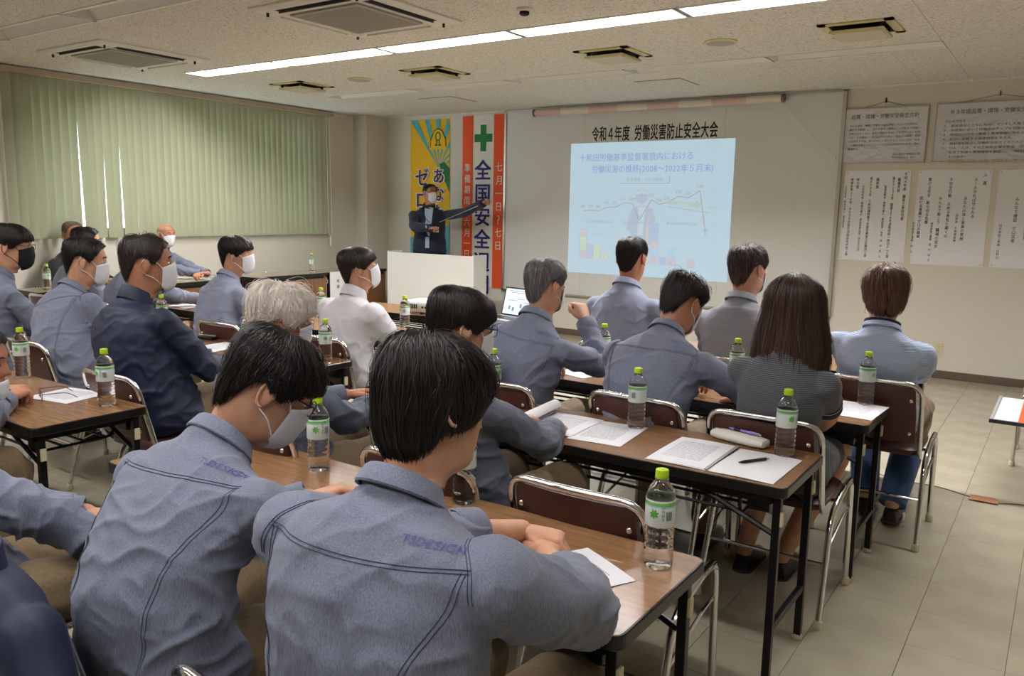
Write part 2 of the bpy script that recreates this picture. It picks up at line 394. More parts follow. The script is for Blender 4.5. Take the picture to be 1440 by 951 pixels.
def clip_one(x0, x1, y0, y1):
    ss = [(y0, y1)]
    for cy, lit, xs0 in STRIPS:
        if x1 <= STRIP_X[cy][0]+.002 or x0 >= STRIP_X[cy][1]-.002: continue
        a, c = cy-.12, cy+.12; out = []
        for s0, s1 in ss:
            if c <= s0 or a >= s1: out.append((s0, s1)); continue
            if s0 < a: out.append((s0, a))
            if s1 > c: out.append((c, s1))
        ss = out
    return [(x0, x1, a, c) for a, c in ss if c-a > .005]
for i in range(len(xs)):
    xa = xs[i]; xb = xa+TXS; xa = max(xa, WX)
    for j in range(len(ysb)-1):
        yb, ya = ysb[j], ysb[j+1]
        for (p, q, r_, s_) in clip_boards(xa, min(xb, X1), ya, yb):
            if -8.3 < p < 0.5 and ya > 2.3 :
                obj('ceiling_board', MB().box(p+.0012, q-.0012, r_+(.0007 if r_ == ya else 0), s_-(.0007 if s_ == yb else 0), CZ, CZ+.012), ceil_m, ce)
            else: cb.box(p+.0012, q-.0012, r_, s_, CZ, CZ+.012)
tag(obj('distant_boards', cb, ceil_m, ce), kind='stuff')
obj('boards_end', MB().box(WX, -1.281-8*TXS+.0, Y0, FY, CZ, CZ+.012), ceil_m, ce)
# ceiling lights
def light_unit(x0, cy, lit, label, group):
    L_ = 1.222
    t = empty('ceiling_light', (x0, cy, CZ), label=label, cat='ceiling light', group=group)
    f = MB()
    for sx in (0, L_-.012): f.box(sx, sx+.012, -.125, .125, -.006, .075)
    f.box(0, L_, -.130, -.108, -.006, .004); f.box(0, L_, .108, .130, -.006, .004); f.box(0, L_, -.12, .12, .075, .08)
    obj('frame', f, white_m, t)
    r = MB()
    r.add([(.012, -.108, 0), (L_-.012, -.108, 0), (L_-.012, -.07, .07), (.012, -.07, .07)], [(0, 1, 2, 3)])
    r.add([(.012, .108, 0), (L_-.012, .108, 0), (L_-.012, .04, .07), (.012, .04, .07)], [(3, 2, 1, 0)])
    r.box(.012, L_-.012, -.07, .04, .071, .074)
    obj('reflector', r, reflector, t)
    a = np.linspace(PI, 2*PI, 7)
    ring = lambda x: np.stack([np.full(7, x), -.012+.056*np.cos(a), .068+.030*np.sin(a)], 1)
    obj('tube_cover', MB().loft([ring(.055), ring(L_-.055)], True, True), (lamp_on if cy > 4 else lamp_rear) if lit else lamp_off, t)
    return t
for cy, lit, xs0 in STRIPS:
    k = 0; x = xs0 if xs0 > -8 else -8.15
    xend = -.8 if abs(cy-6.71) < .01 else 1.4
    while x+1.25 < xend+.06:
        if cy == 4.93: lab = 'lit fluorescent ceiling light, number %s from the blind in the bright row' % ['one', 'two', 'three', 'four', 'five', 'six', 'seven'][k]; grp = 'lit ceiling lights of the bright row'
        elif cy == 6.71: lab = 'switched-off ceiling light, number %s from the left in the row nearest the board' % ['one', 'two', 'three', 'four', 'five', 'six'][k]; grp = 'unlit ceiling lights near the board'
        elif cy == 3.06: lab = 'switched-off ceiling light, number %s from the blind in the near unlit row' % ['one', 'two', 'three', 'four', 'five', 'six', 'seven', 'eight'][k]; grp = 'unlit ceiling lights over the rear seats'
        else: lab = 'lit fluorescent ceiling light %s of the row %s the viewer' % (['one', 'two', 'three', 'four', 'five', 'six', 'seven'][k], 'above' if cy > 0 else 'behind'); grp = 'lit ceiling lights behind the viewer %d' % int(cy)
        light_unit(x, cy, lit, lab, grp.replace(' 1', ' row one').replace(' 0', ' row two')); x += 1.245; k += 1
# air conditioners
def aircon(x, y, label):
    t = empty('air_conditioner', (x, y, CZ), label=label, cat='air conditioner', group='ceiling cassette air conditioners')
    S = .48
    b = MB(); b.loft([[(-S, -S, 0), (S, -S, 0), (S, S, 0), (-S, S, 0)], [(-S, -S, -.012), (S, -S, -.012), (S, S, -.012), (-S, S, -.012)], [(-S+.03, -S+.03, -.026), (S-.03, -S+.03, -.026), (S-.03, S-.03, -.026), (-S+.03, S-.03, -.026)]], False, True)
    obj('panel', b, white_m, t)
    for k in range(4):
        rz = k*PI/2; M = Matrix.Rotation(rz, 4, 'Z')
        sl = MB().box(-.30, .30, -.415, -.345, -.0275, -.020); sl.xf(M)
        o = obj('air_slot', sl, dark_m, t)
        if k > 1: o.data.materials[0] = white_m
        fb = MB().box(-.29, .29, -.395, -.385, -.040, -.0265); fb.xf(M); obj('louver', fb, mat('louver_grey', srgb(60, 58, 64), .5) if 'louver_grey' not in MATS else MATS['louver_grey'], o)
        if k > 1: o.children[0].data.materials[0] = white_m
        hk = MB().box(.385, .40, -.40, -.39, -.05, -.02); hk.xf(M); obj('clip', hk, black_m, t)
    obj('intake_grille', MB().box(-.30, .30, -.30, .30, -.040, -.024, .012), grille_m, t)
    g = MB(); 
    for k in range(30): g.box(-.27, .27, -.27+k*.0186, -.262+k*.0186, -.0415, -.039)
    tag(obj('grille_ribs', g, mat('rib_grey', srgb(150, 146, 138), .6) if 'rib_grey' not in MATS else MATS['rib_grey'], t), kind='stuff')
    obj('sensor', MB().ball((-.33, .33, -.026), (.05, .05, .02), 16, 8), white_m, t, smooth=True)
    return t
aircon(-6.72, 4.0, 'square white ceiling air conditioner next to the blind')
aircon(-3.95, 3.95, 'square white ceiling air conditioner above the bright light strip, at the top edge')
# anemostats
def vent(x, y, label):
    t = empty('ceiling_vent', (x, y, CZ), label=label, cat='vent', group='cream square ceiling vents')
    b = MB()
    for k in range(4):
        q = MB().box(-.23, .23, -.23, -.175, -.010, 0); q.xf(Matrix.Rotation(k*PI/2, 4, 'Z')); b.add(q.verts(), q.f)
    obj('frame', b, cream_m, t); obj('duct', MB().box(-.176, .176, -.176, .176, -.004, -.001), dark_m, t)
    p = MB(); p.loft([[(-.165, -.165, -.052), (.165, -.165, -.052), (.165, .165, -.052), (-.165, .165, -.052)], [(-.165, -.165, -.036), (.165, -.165, -.036), (.165, .165, -.036), (-.165, .165, -.036)]])
    o = obj('baffle', p, cream_m, t); obj('baffle_face', MB().box(-.15, .15, -.15, .15, -.056, -.051), mat('face_beige', srgb(200, 192, 172), .6) if 'face_beige' not in MATS else MATS['face_beige'], o)
    for sx in (-1, 1):
        for sy in (-1, 1): obj('bracket', MB().box(sx*.14-.01, sx*.14+.01, sy*.14-.01, sy*.14+.01, -.04, 0), black_m, t)
for (x, d) in ((-6.70, 'nearest the blind'), (-4.93, 'left of the round speaker grille'), (-3.12, 'above the roll screen, third from the blind'), (-1.29, 'at the upper right, fourth from the blind')):
    vent(x, 5.90, 'cream square ceiling vent %s' % d)
for x, d in ((-5.86, 'between the two vents on the left'), (-2.24, 'between the two vents on the right')):
    t = empty('ceiling_speaker', (x, 5.88, CZ), label='round flush ceiling speaker %s' % d, cat='speaker', group='round ceiling speakers')
    obj('rim', MB().lathe([(.118, 0), (.118, -.006), (.10, -.014), (.098, -.01)], 32), cream_m, t, smooth='auto')
    obj('mesh_cover', MB().lathe([(.10, -.008), (.09, -.016), (.02, -.019)], 32), grille_m, t, smooth='auto')
for x, d in ((-3.36, 'in front of the roll screen'), (-6.05, 'near the banners')):
    t = empty('ceiling_hatch', (x, 7.47, CZ), label='square inspection hatch in the ceiling %s' % d, cat='hatch', group='ceiling inspection hatches')
    obj('rim', MB().box(-.235, .235, -.235, .235, -.004, 0), mat('hatch_edge', srgb(120, 112, 100), .5) if 'hatch_edge' not in MATS else MATS['hatch_edge'], t)
    obj('door_leaf', MB().box(-.228, .228, -.228, .228, -.006, -.001), ceil_m, t)
t = empty('smoke_detector', (-2.93, 4.36, CZ), label='small white round smoke detector on the ceiling at the top edge', cat='smoke detector')
obj('base', MB().lathe([(.052, 0), (.052, -.012), (.045, -.02)], 24), white_m, t, smooth='auto')
obj('sensor_cage', MB().lathe([(.03, -.018), (.032, -.034), (.022, -.042)], 16), dark_m, t, smooth='auto')

# ------------------------------------------------------------------ front wall furniture
YB = FY-.03
wb = empty('wall_board', (0, YB, 0), label='large pale wall board with thin aluminium frame behind the projected picture', cat='board')
obj('board_sheet', MB().box(-5.97, -1.97, .006, .03, .50, 2.70), board_m, wb)
for q in ((-5.995, -5.965, .48, 2.72), (-1.98, -1.945, .48, 2.72)): obj('frame_strip', MB().box(q[0], q[1], -.008, .03, q[2], q[3], .003), alum_m, wb)
for q in ((-5.995, -1.945, 2.70, 2.722), (-5.995, -1.945, .48, .505)): obj('frame_strip', MB().box(q[0], q[1], -.008, .03, q[2], q[3], .003), alum_m, wb)
for x in (-3.15, -4.85): obj('seam', MB().box(x-.0015, x+.0015, .0045, .0065, .505, 2.69), mat('seam_grey', srgb(188, 188, 184), .5) if 'seam_grey' not in MATS else MATS['seam_grey'], wb)
# rolled up screen
rs = empty('roll_screen', (0, YB-.055, 2.665), label='rolled-up projection screen in a pink and cream wrapper along the board top', cat='screen')
pinkm = mat('pink_wrapper', srgb(214, 178, 172), .6); crm = mat('cream_wrapper', srgb(218, 208, 192), .6)
xx = -5.50; k = 0
while xx < -2.58:
    wd = min(.37, -2.56-xx); obj('wrapper_band', MB().lathe([(.040, xx), (.040, xx+wd)], 20, (0, 0, 0), 'x', True, True), pinkm if k % 2 == 0 else crm, rs, smooth='auto'); xx += wd; k += 1
for x in (-5.53, -2.56): obj('end_cap', MB().lathe([(.034, x), (.044, x+.005), (.044, x+.03), (.034, x+.035)], 20, (0, 0, 0), 'x'), mat('cap_brown', srgb(120, 96, 88), .5) if 'cap_brown' not in MATS else MATS['cap_brown'], rs, smooth='auto')
obj('pull_cord', MB().tube(smooth_path([(-2.53, 0, -.02), (-2.5, .01, -.10), (-2.28, .02, -.36), (-2.02, .02, -.58)], 20), .004, 6), white_m, rs)
tag(obj('cord_hook', MB().box(-2.03, -2.0, YB-.035, YB-.01, 2.05, 2.08, .004), white_m), 'small white hook on the right board frame holding a cord', 'hook')
# title letters, one sheet of lettering above the picture
ti = empty('title_lettering', (0, YB, 0), label='tall black Japanese title lettering above the projected picture', cat='lettering')
x = -4.75; adv = 1.525/(len(TITLE)-.45)
for c in TITLE:
    if c == ' ': x += adv*.55; continue
    wallobj('letter', text_mb(c, .178, bold=2, width=adv/.178*.98), ink, x, 2.325, .003, ti); x += adv
obj('title_strip', MB().box(-4.80, -3.17, .0035, .0055, 2.29, 2.50), board_m, ti)

# projected picture: thin sheets that glow themselves in place of a projector beam
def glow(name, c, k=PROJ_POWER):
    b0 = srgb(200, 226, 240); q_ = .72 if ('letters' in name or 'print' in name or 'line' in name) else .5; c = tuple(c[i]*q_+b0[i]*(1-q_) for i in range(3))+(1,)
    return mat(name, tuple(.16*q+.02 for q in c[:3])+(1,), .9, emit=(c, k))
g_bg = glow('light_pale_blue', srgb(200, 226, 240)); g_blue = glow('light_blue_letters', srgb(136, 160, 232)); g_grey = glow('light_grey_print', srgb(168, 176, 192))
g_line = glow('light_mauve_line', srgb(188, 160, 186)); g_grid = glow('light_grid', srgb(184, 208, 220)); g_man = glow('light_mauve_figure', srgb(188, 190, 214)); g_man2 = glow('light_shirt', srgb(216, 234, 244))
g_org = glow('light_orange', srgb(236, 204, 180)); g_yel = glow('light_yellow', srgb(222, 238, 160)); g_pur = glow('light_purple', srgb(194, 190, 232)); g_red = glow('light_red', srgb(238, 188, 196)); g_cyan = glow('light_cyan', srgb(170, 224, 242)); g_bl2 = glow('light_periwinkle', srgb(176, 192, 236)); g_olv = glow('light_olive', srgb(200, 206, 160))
pr = empty('glowing_slide', (0, YB, 0), label='pale blue projected slide with Japanese title, line graph and coloured bars', cat='projection')
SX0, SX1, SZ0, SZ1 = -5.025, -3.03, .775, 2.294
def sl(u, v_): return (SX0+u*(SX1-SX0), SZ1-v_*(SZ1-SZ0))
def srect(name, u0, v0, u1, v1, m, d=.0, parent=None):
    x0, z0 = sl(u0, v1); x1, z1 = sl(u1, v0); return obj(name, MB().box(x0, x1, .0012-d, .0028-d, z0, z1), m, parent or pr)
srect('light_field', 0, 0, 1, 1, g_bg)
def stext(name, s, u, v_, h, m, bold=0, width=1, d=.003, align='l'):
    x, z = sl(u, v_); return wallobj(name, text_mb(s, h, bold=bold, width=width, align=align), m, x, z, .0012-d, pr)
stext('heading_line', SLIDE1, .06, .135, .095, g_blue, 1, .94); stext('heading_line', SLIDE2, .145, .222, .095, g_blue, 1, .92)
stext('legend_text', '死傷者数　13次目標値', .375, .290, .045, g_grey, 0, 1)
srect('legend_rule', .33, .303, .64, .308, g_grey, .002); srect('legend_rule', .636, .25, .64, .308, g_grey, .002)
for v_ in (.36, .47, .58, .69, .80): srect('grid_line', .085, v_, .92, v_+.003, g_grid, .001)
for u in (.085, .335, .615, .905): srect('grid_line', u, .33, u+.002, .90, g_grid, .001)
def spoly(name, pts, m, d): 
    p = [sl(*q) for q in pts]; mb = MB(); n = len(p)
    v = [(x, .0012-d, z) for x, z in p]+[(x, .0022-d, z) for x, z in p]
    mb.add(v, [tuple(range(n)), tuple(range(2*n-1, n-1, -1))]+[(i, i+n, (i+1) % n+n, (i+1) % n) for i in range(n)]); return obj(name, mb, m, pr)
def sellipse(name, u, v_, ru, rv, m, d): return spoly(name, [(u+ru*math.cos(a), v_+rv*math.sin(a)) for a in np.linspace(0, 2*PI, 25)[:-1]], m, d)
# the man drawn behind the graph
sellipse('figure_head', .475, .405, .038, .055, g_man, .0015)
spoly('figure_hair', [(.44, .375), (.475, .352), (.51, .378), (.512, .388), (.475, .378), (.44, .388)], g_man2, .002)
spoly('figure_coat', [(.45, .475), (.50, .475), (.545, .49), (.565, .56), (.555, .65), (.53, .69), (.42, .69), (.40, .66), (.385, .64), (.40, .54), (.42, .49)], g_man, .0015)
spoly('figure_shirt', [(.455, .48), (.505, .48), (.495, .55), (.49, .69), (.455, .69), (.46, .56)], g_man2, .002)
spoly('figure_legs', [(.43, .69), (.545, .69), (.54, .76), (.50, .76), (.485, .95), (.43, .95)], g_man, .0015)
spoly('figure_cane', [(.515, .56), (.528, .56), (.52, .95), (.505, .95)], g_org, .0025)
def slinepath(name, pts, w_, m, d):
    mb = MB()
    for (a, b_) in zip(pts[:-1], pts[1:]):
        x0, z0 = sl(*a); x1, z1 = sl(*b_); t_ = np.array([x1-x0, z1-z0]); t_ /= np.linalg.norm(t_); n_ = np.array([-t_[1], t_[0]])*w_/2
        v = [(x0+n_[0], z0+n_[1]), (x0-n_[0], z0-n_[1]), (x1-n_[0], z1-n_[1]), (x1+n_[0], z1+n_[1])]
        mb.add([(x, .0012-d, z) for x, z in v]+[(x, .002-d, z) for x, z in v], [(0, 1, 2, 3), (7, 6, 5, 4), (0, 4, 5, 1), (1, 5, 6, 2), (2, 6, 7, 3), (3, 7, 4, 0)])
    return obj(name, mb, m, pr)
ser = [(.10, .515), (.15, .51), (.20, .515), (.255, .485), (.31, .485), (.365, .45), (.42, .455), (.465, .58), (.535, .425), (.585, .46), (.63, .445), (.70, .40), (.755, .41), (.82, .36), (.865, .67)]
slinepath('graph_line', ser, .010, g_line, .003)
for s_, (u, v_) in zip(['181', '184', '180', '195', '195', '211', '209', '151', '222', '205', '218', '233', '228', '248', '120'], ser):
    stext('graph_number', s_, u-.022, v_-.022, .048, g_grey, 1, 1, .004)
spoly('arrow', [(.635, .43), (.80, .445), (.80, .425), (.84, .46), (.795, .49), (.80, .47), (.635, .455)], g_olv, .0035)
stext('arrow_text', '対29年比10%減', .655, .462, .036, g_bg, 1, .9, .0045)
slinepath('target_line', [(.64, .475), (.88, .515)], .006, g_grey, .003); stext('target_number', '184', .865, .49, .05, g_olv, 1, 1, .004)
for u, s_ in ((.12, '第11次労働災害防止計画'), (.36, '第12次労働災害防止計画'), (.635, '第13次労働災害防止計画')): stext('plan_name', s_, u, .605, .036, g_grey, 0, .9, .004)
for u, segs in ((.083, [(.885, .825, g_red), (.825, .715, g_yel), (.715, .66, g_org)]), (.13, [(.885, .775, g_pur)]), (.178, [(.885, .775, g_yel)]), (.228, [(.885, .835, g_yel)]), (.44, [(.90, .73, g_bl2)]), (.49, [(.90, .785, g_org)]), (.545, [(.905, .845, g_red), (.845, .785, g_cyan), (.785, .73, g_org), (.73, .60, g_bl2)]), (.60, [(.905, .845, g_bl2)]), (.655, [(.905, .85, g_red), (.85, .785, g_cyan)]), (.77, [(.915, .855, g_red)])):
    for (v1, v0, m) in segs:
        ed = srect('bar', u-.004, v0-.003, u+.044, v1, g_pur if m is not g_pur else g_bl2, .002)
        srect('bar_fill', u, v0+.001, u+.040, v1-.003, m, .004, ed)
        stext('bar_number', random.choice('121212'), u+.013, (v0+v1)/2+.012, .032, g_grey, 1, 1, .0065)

# banners
def banner(name, x0, x1, z0, z1, m, label):
    t = empty(name, (0, FY, 0), label=label, cat='banner')
    n = 20; mb = MB(); rings = []
    for k in range(n+1):
        z = z0+(z1-z0)*k/n; yo = -.006-.003*math.sin(k*.9)
        rings.append([(x0, yo, z), ((x0+x1)/2, yo-.0015, z), (x1, yo, z), (x1, yo+.002, z), ((x0+x1)/2, yo+.001, z), (x0, yo+.002, z)])
    mb.loft(rings); obj('cloth', mb, m, t); return t
yel = mat('yellow_cloth', srgb(240, 186, 20), .7); wcl = mat('white_cloth', srgb(226, 222, 212), .7); org = mat('orange_cloth', srgb(228, 84, 36), .7); teal = mat('teal_print', srgb(84, 176, 186), .7); grn = mat('green_print', srgb(22, 120, 62), .7); nav = mat('navy_print', srgb(34, 30, 110), .7); pur = mat('purple_print', srgb(62, 22, 84), .7)
ye = banner('yellow_banner', -7.57, -6.885, .55, 2.675, yel, 'yellow safety banner with sun rays and a hard hat behind the speaker')
YY = -.0125
def bpoly(name, pts, m, par, y): 
    mb = MB(); n = len(pts); v = [(x, y, z) for x, z in pts]+[(x, y+.001, z) for x, z in pts]
    mb.add(v, [tuple(range(n)), tuple(range(2*n-1, n-1, -1))]+[(i, i+n, (i+1) % n+n, (i+1) % n) for i in range(n)]); return obj(name, mb, m, par)
cx, cz = -7.08, 2.05
for k in range(7):
    a0 = math.radians(128-k*17); a1 = a0-math.radians(7.5)
    def edge(a):
        d = 2.0; 
        dx, dz = math.cos(a), math.sin(a); ts = []
        if dx < 0: ts.append((-7.57-cx)/dx)
        if dx > 0: ts.append((-6.885-cx)/dx)
        if dz > 0: ts.append((2.675-cz)/dz)
        q = min(ts); return (cx+dx*q, cz+dz*q)
    bpoly('ray', [(cx, cz), edge(a0), edge(a1)], teal, ye, YY)
hat = [(cx-.13, 2.30), (cx-.12, 2.41), (cx-.06, 2.52), (cx, 2.545), (cx+.06, 2.52), (cx+.12, 2.41), (cx+.13, 2.30)]
bpoly('hard_hat_outline', [(x*1.0+(x-cx)*.09, z+(.012 if z > 2.31 else -.012)) for x, z in hat], ink, ye, YY-.0016)
bpoly('hard_hat_print', hat, yel, ye, YY-.003)
bpoly('hat_band', [(cx-.15, 2.285), (cx+.15, 2.285), (cx+.15, 2.312), (cx-.15, 2.312)], yel, ye, YY-.0045)
em = MB(); a = np.linspace(0, 2*PI, 25)[:-1]
ro = [(cx+.048*math.cos(q), 2.45+.062*math.sin(q)) for q in a]; ri = [(cx+.030*math.cos(q), 2.45+.045*math.sin(q)) for q in a]
em.add([(x, YY-.006, z) for x, z in ro]+[(x, YY-.006, z) for x, z in ri], [(k, (k+1) % 24, 24+(k+1) % 24, 24+k) for k in range(24)])
for sx in (-1, 1):
    em.add([(cx+sx*.018, YY-.006, 2.40), (cx+sx*.034, YY-.006, 2.40), (cx+sx*.034, YY-.006, 2.33), (cx+sx*.018, YY-.006, 2.33)], [(0, 1, 2, 3)])
    em.add([(cx+sx*.006, YY-.006, 2.345), (cx+sx*.055, YY-.006, 2.345), (cx+sx*.055, YY-.006, 2.328), (cx+sx*.006, YY-.006, 2.328)], [(0, 1, 2, 3)])
obj('hat_emblem', em, grn, ye, fixn=False)
bpoly('green_patch', [(cx+.02, 2.09), (cx+.10, 2.12), (cx+.195, 2.03), (cx+.195, 1.72), (cx+.1, 1.90)], grn, ye, YY-.0016)
bpoly('teal_patch', [(-7.57, .56), (-6.885, .56), (-6.885, 1.30), (-7.57, 1.10)], teal, ye, YY-.001)
for s_, x, z, h in (('あなたが主役', -7.065, 2.04, .215), ('ゼロ災職場', -7.355, 2.04, .25)):
    st = .235 if h < .23 else .30
    letters(s_, h*1.06, wcl, x, z+.006, YY-.003, ye, st, 3, 1.04, 'letter_outline')
    letters(s_, h, pur, x, z, YY-.006, ye, st, 2, .98)
ob = banner('orange_white_banner', -6.67, -5.985, .50, 2.69, wcl, 'white and orange safety week banner with green cross beside the board')
for x0, x1 in ((-6.67, -6.50), (-6.17, -5.985)): obj('orange_stripe', MB().box(x0, x1, -.0112, -.0098, .50, 2.69), org, ob)
c0 = -6.335
bpoly('green_cross', [(c0-.045, 2.57), (c0+.045, 2.57), (c0+.045, 2.455), (c0+.14, 2.455), (c0+.14, 2.355), (c0+.045, 2.355), (c0+.045, 2.24), (c0-.045, 2.24), (c0-.045, 2.355), (c0-.14, 2.355), (c0-.14, 2.455), (c0-.045, 2.455)], grn, ob, YY-.001)
letters('全国安全週間', .265, nav, c0, 2.13, YY-.002, ob, .293)
letters('七月一日〜七日', .125, wcl, -6.08, 2.10, YY-.002, ob, .165, 1, .9)
letters('準備期間＝六月一日〜三十日', .115, wcl, -6.585, 2.09, YY-.002, ob, .139, 1, .9)

# framed documents and posters
def framed(x0, x1, z0, z1, label, title, lines, small):
    t = empty('framed_notice', (0, FY, 0), label=label, cat='framed notice', group='framed policy notices')
    obj('sheet', MB().box(x0+.008, x1-.008, -.014, -.008, z0+.008, z1-.008), paper, t)
    for q in ((x0, x1, z0, z0+.012), (x0, x1, z1-.012, z1), (x0, x0+.012, z0, z1), (x1-.012, x1, z0, z1)): obj('frame_strip', MB().box(q[0], q[1], -.02, 0, q[2], q[3], .002), alum_m, t)
    obj('clear_cover', MB().box(x0+.012, x1-.012, -.0175, -.0165, z0+.012, z1-.012), FILM, t)
    obj('hanging_wire', MB().tube([(x0+.2, -.004, z1), ((x0+x1)/2, -.004, z1+.055), (x1-.2, -.004, z1)], .0015, 4), black_m, t)
    obj('nail', MB().box((x0+x1)/2-.004, (x0+x1)/2+.004, -.02, 0, z1+.04, z1+.085), black_m, t)
    wallobj('heading', text_mb(title, .046, bold=1, width=.93, align='c'), ink, (x0+x1)/2, z1-.10, -.0155, t)
    mb = MB()
    for k, l in enumerate(lines): text_mb(l, small, bold=1, width=(x1-x0-.13)/(small*27), at=(0, -k*small*1.52), mb=mb)
    tag(wallobj('print', mb, ink, x0+.07, z1-.175, -.0155, t), kind='stuff')
    return t
def film_mat():
    m = bpy.data.materials.new('clear_film'); m.use_nodes = True; nt = m.node_tree; N, L = nt.nodes, nt.links
    for n in list(N): N.remove(n)
    o = N.new('ShaderNodeOutputMaterial'); t = N.new('ShaderNodeBsdfTransparent'); g = N.new('ShaderNodeBsdfGlossy'); g.inputs['Roughness'].default_value = .12
    ns_ = N.new('ShaderNodeTexNoise'); ns_.inputs['Scale'].default_value = 9; tc = N.new('ShaderNodeTexCoord'); L.new(tc.outputs['Object'], ns_.inputs['Vector'])
    b = N.new('ShaderNodeBump'); b.inputs['Strength'].default_value = .8; b.inputs['Distance'].default_value = .02; L.new(ns_.outputs[0], b.inputs['Height']); L.new(b.outputs[0], g.inputs['Normal'])
    mx = N.new('ShaderNodeMixShader'); mx.inputs[0].default_value = .12
    L.new(t.outputs[0], mx.inputs[1]); L.new(g.outputs[0], mx.inputs[2]); L.new(mx.outputs[0], o.inputs[0]); return m
FILM = film_mat()
fa = framed(-1.975, -1.215, 2.01, 2.535, 'framed policy notice hanging next to the board, the left of the two frames', F1T, F1, .024)
wallobj('signature', text_mb('田中建設工業株式会社', .024, bold=1, width=1.0), ink, -1.50, 2.085, -.0155, fa)
wallobj('signature', text_mb('代表取締役社長　田中', .020, bold=1, width=1.0), ink, -1.50, 2.055, -.0155, fa)
framed(-1.16, -.16, 2.015, 2.542, 'larger framed policy notice at the right edge with numbered lines', F2T, F2, .026)
def poster(x0, x1, z0, z1, cols, label):
    t = empty('paper_poster', (0, FY, 0), label=label, cat='poster', group='white paper posters under the frames')
    obj('sheet', MB().box(x0, x1, -.005, -.002, z0, z1), paper, t)
    for cx_, cz_ in ((x0+.02, z1-.02), (x1-.02, z1-.02), (x0+.02, z0+.02), (x1-.02, z0+.02)): obj('pin', MB().ball((cx_, -.006, cz_), (.006, .004, .006), 8, 5), alum_m, t)
    mb = MB(); mg = MB()
    for s_, dx, dz, h, bd in cols:
        avail = (z1-z0-dz-.03); st = min(h*1.02, avail/max(1, len(s_)))
        text_mb(s_, min(h, st*1.05), True, 1, .85, step=st, at=(x1-dx-.006-h/2, z1-dz), mb=mb if bd else mg)
    tag(wallobj('print', mb, ink, 0, 0, -.0062, t), kind='stuff')
    if mg.n: tag(wallobj('small_print', mg, inkgrey, 0, 0, -.0062, t), kind='stuff')
    return t
poster(-1.91, -1.32, 1.08, 1.945, P1C, 'white paper poster of vertical Japanese writing next to the board, leftmost of three')
poster(-1.26, -.655, 1.068, 1.943, P2C, 'white paper poster of vertical safety slogans, middle of three')
poster(-.605, .0, 1.07, 1.94, P3C, 'white paper poster cut by the right edge, with vertical slogans')
# socket
so = empty('wall_socket', (-.945, FY, .28), label='cream double wall socket low on the front wall', cat='socket')
obj('plate', MB().box(-.036, .036, -.008, 0, -.06, .06, .003), ivory_m, so)
for z in (-.022, .022):
    f_ = obj('outlet', MB().box(-.015, .015, -.010, -.006, z-.014, z+.014, .002), ivory_m, so)
    for x in (-.006, .006): obj('slot', MB().box(x-.001, x+.001, -.0106, -.0098, z-.005, z+.005), dark_m, f_)

# ------------------------------------------------------------------ tables
ZT = .68
rubber = mat('beige_rubber', srgb(206, 196, 160), .6)
edge_blk = mat('black_edge', srgb(22, 20, 20), .3)
def rrect(x0, x1, y0, y1, r, n=4):
    out = []
    for cx_, cy_, a0 in ((x1-r, y1-r, 0), (x0+r, y1-r, PI/2), (x0+r, y0+r, PI), (x1-r, y0+r, 1.5*PI)):
        for k in range(n+1):
            a = a0+PI/2*k/n; out.append((cx_+r*math.cos(a), cy_+r*math.sin(a)))
    return out
def slab(pts, z0, z1, bev=0):
    P = np.array(pts); c = P.mean(0); n = len(P)
    def ring(z, k): 
        d = P-c; L_ = np.linalg.norm(d, axis=1)[:, None]; q = c+d*(1-k/L_); return np.column_stack([q, np.full(n, z)])
    mb = MB()
    if bev: return mb.loft([ring(z0, bev), ring(z0+bev, 0), ring(z1-bev, 0), ring(z1, bev)])
    return mb.loft([ring(z0, 0), ring(z1, 0)])
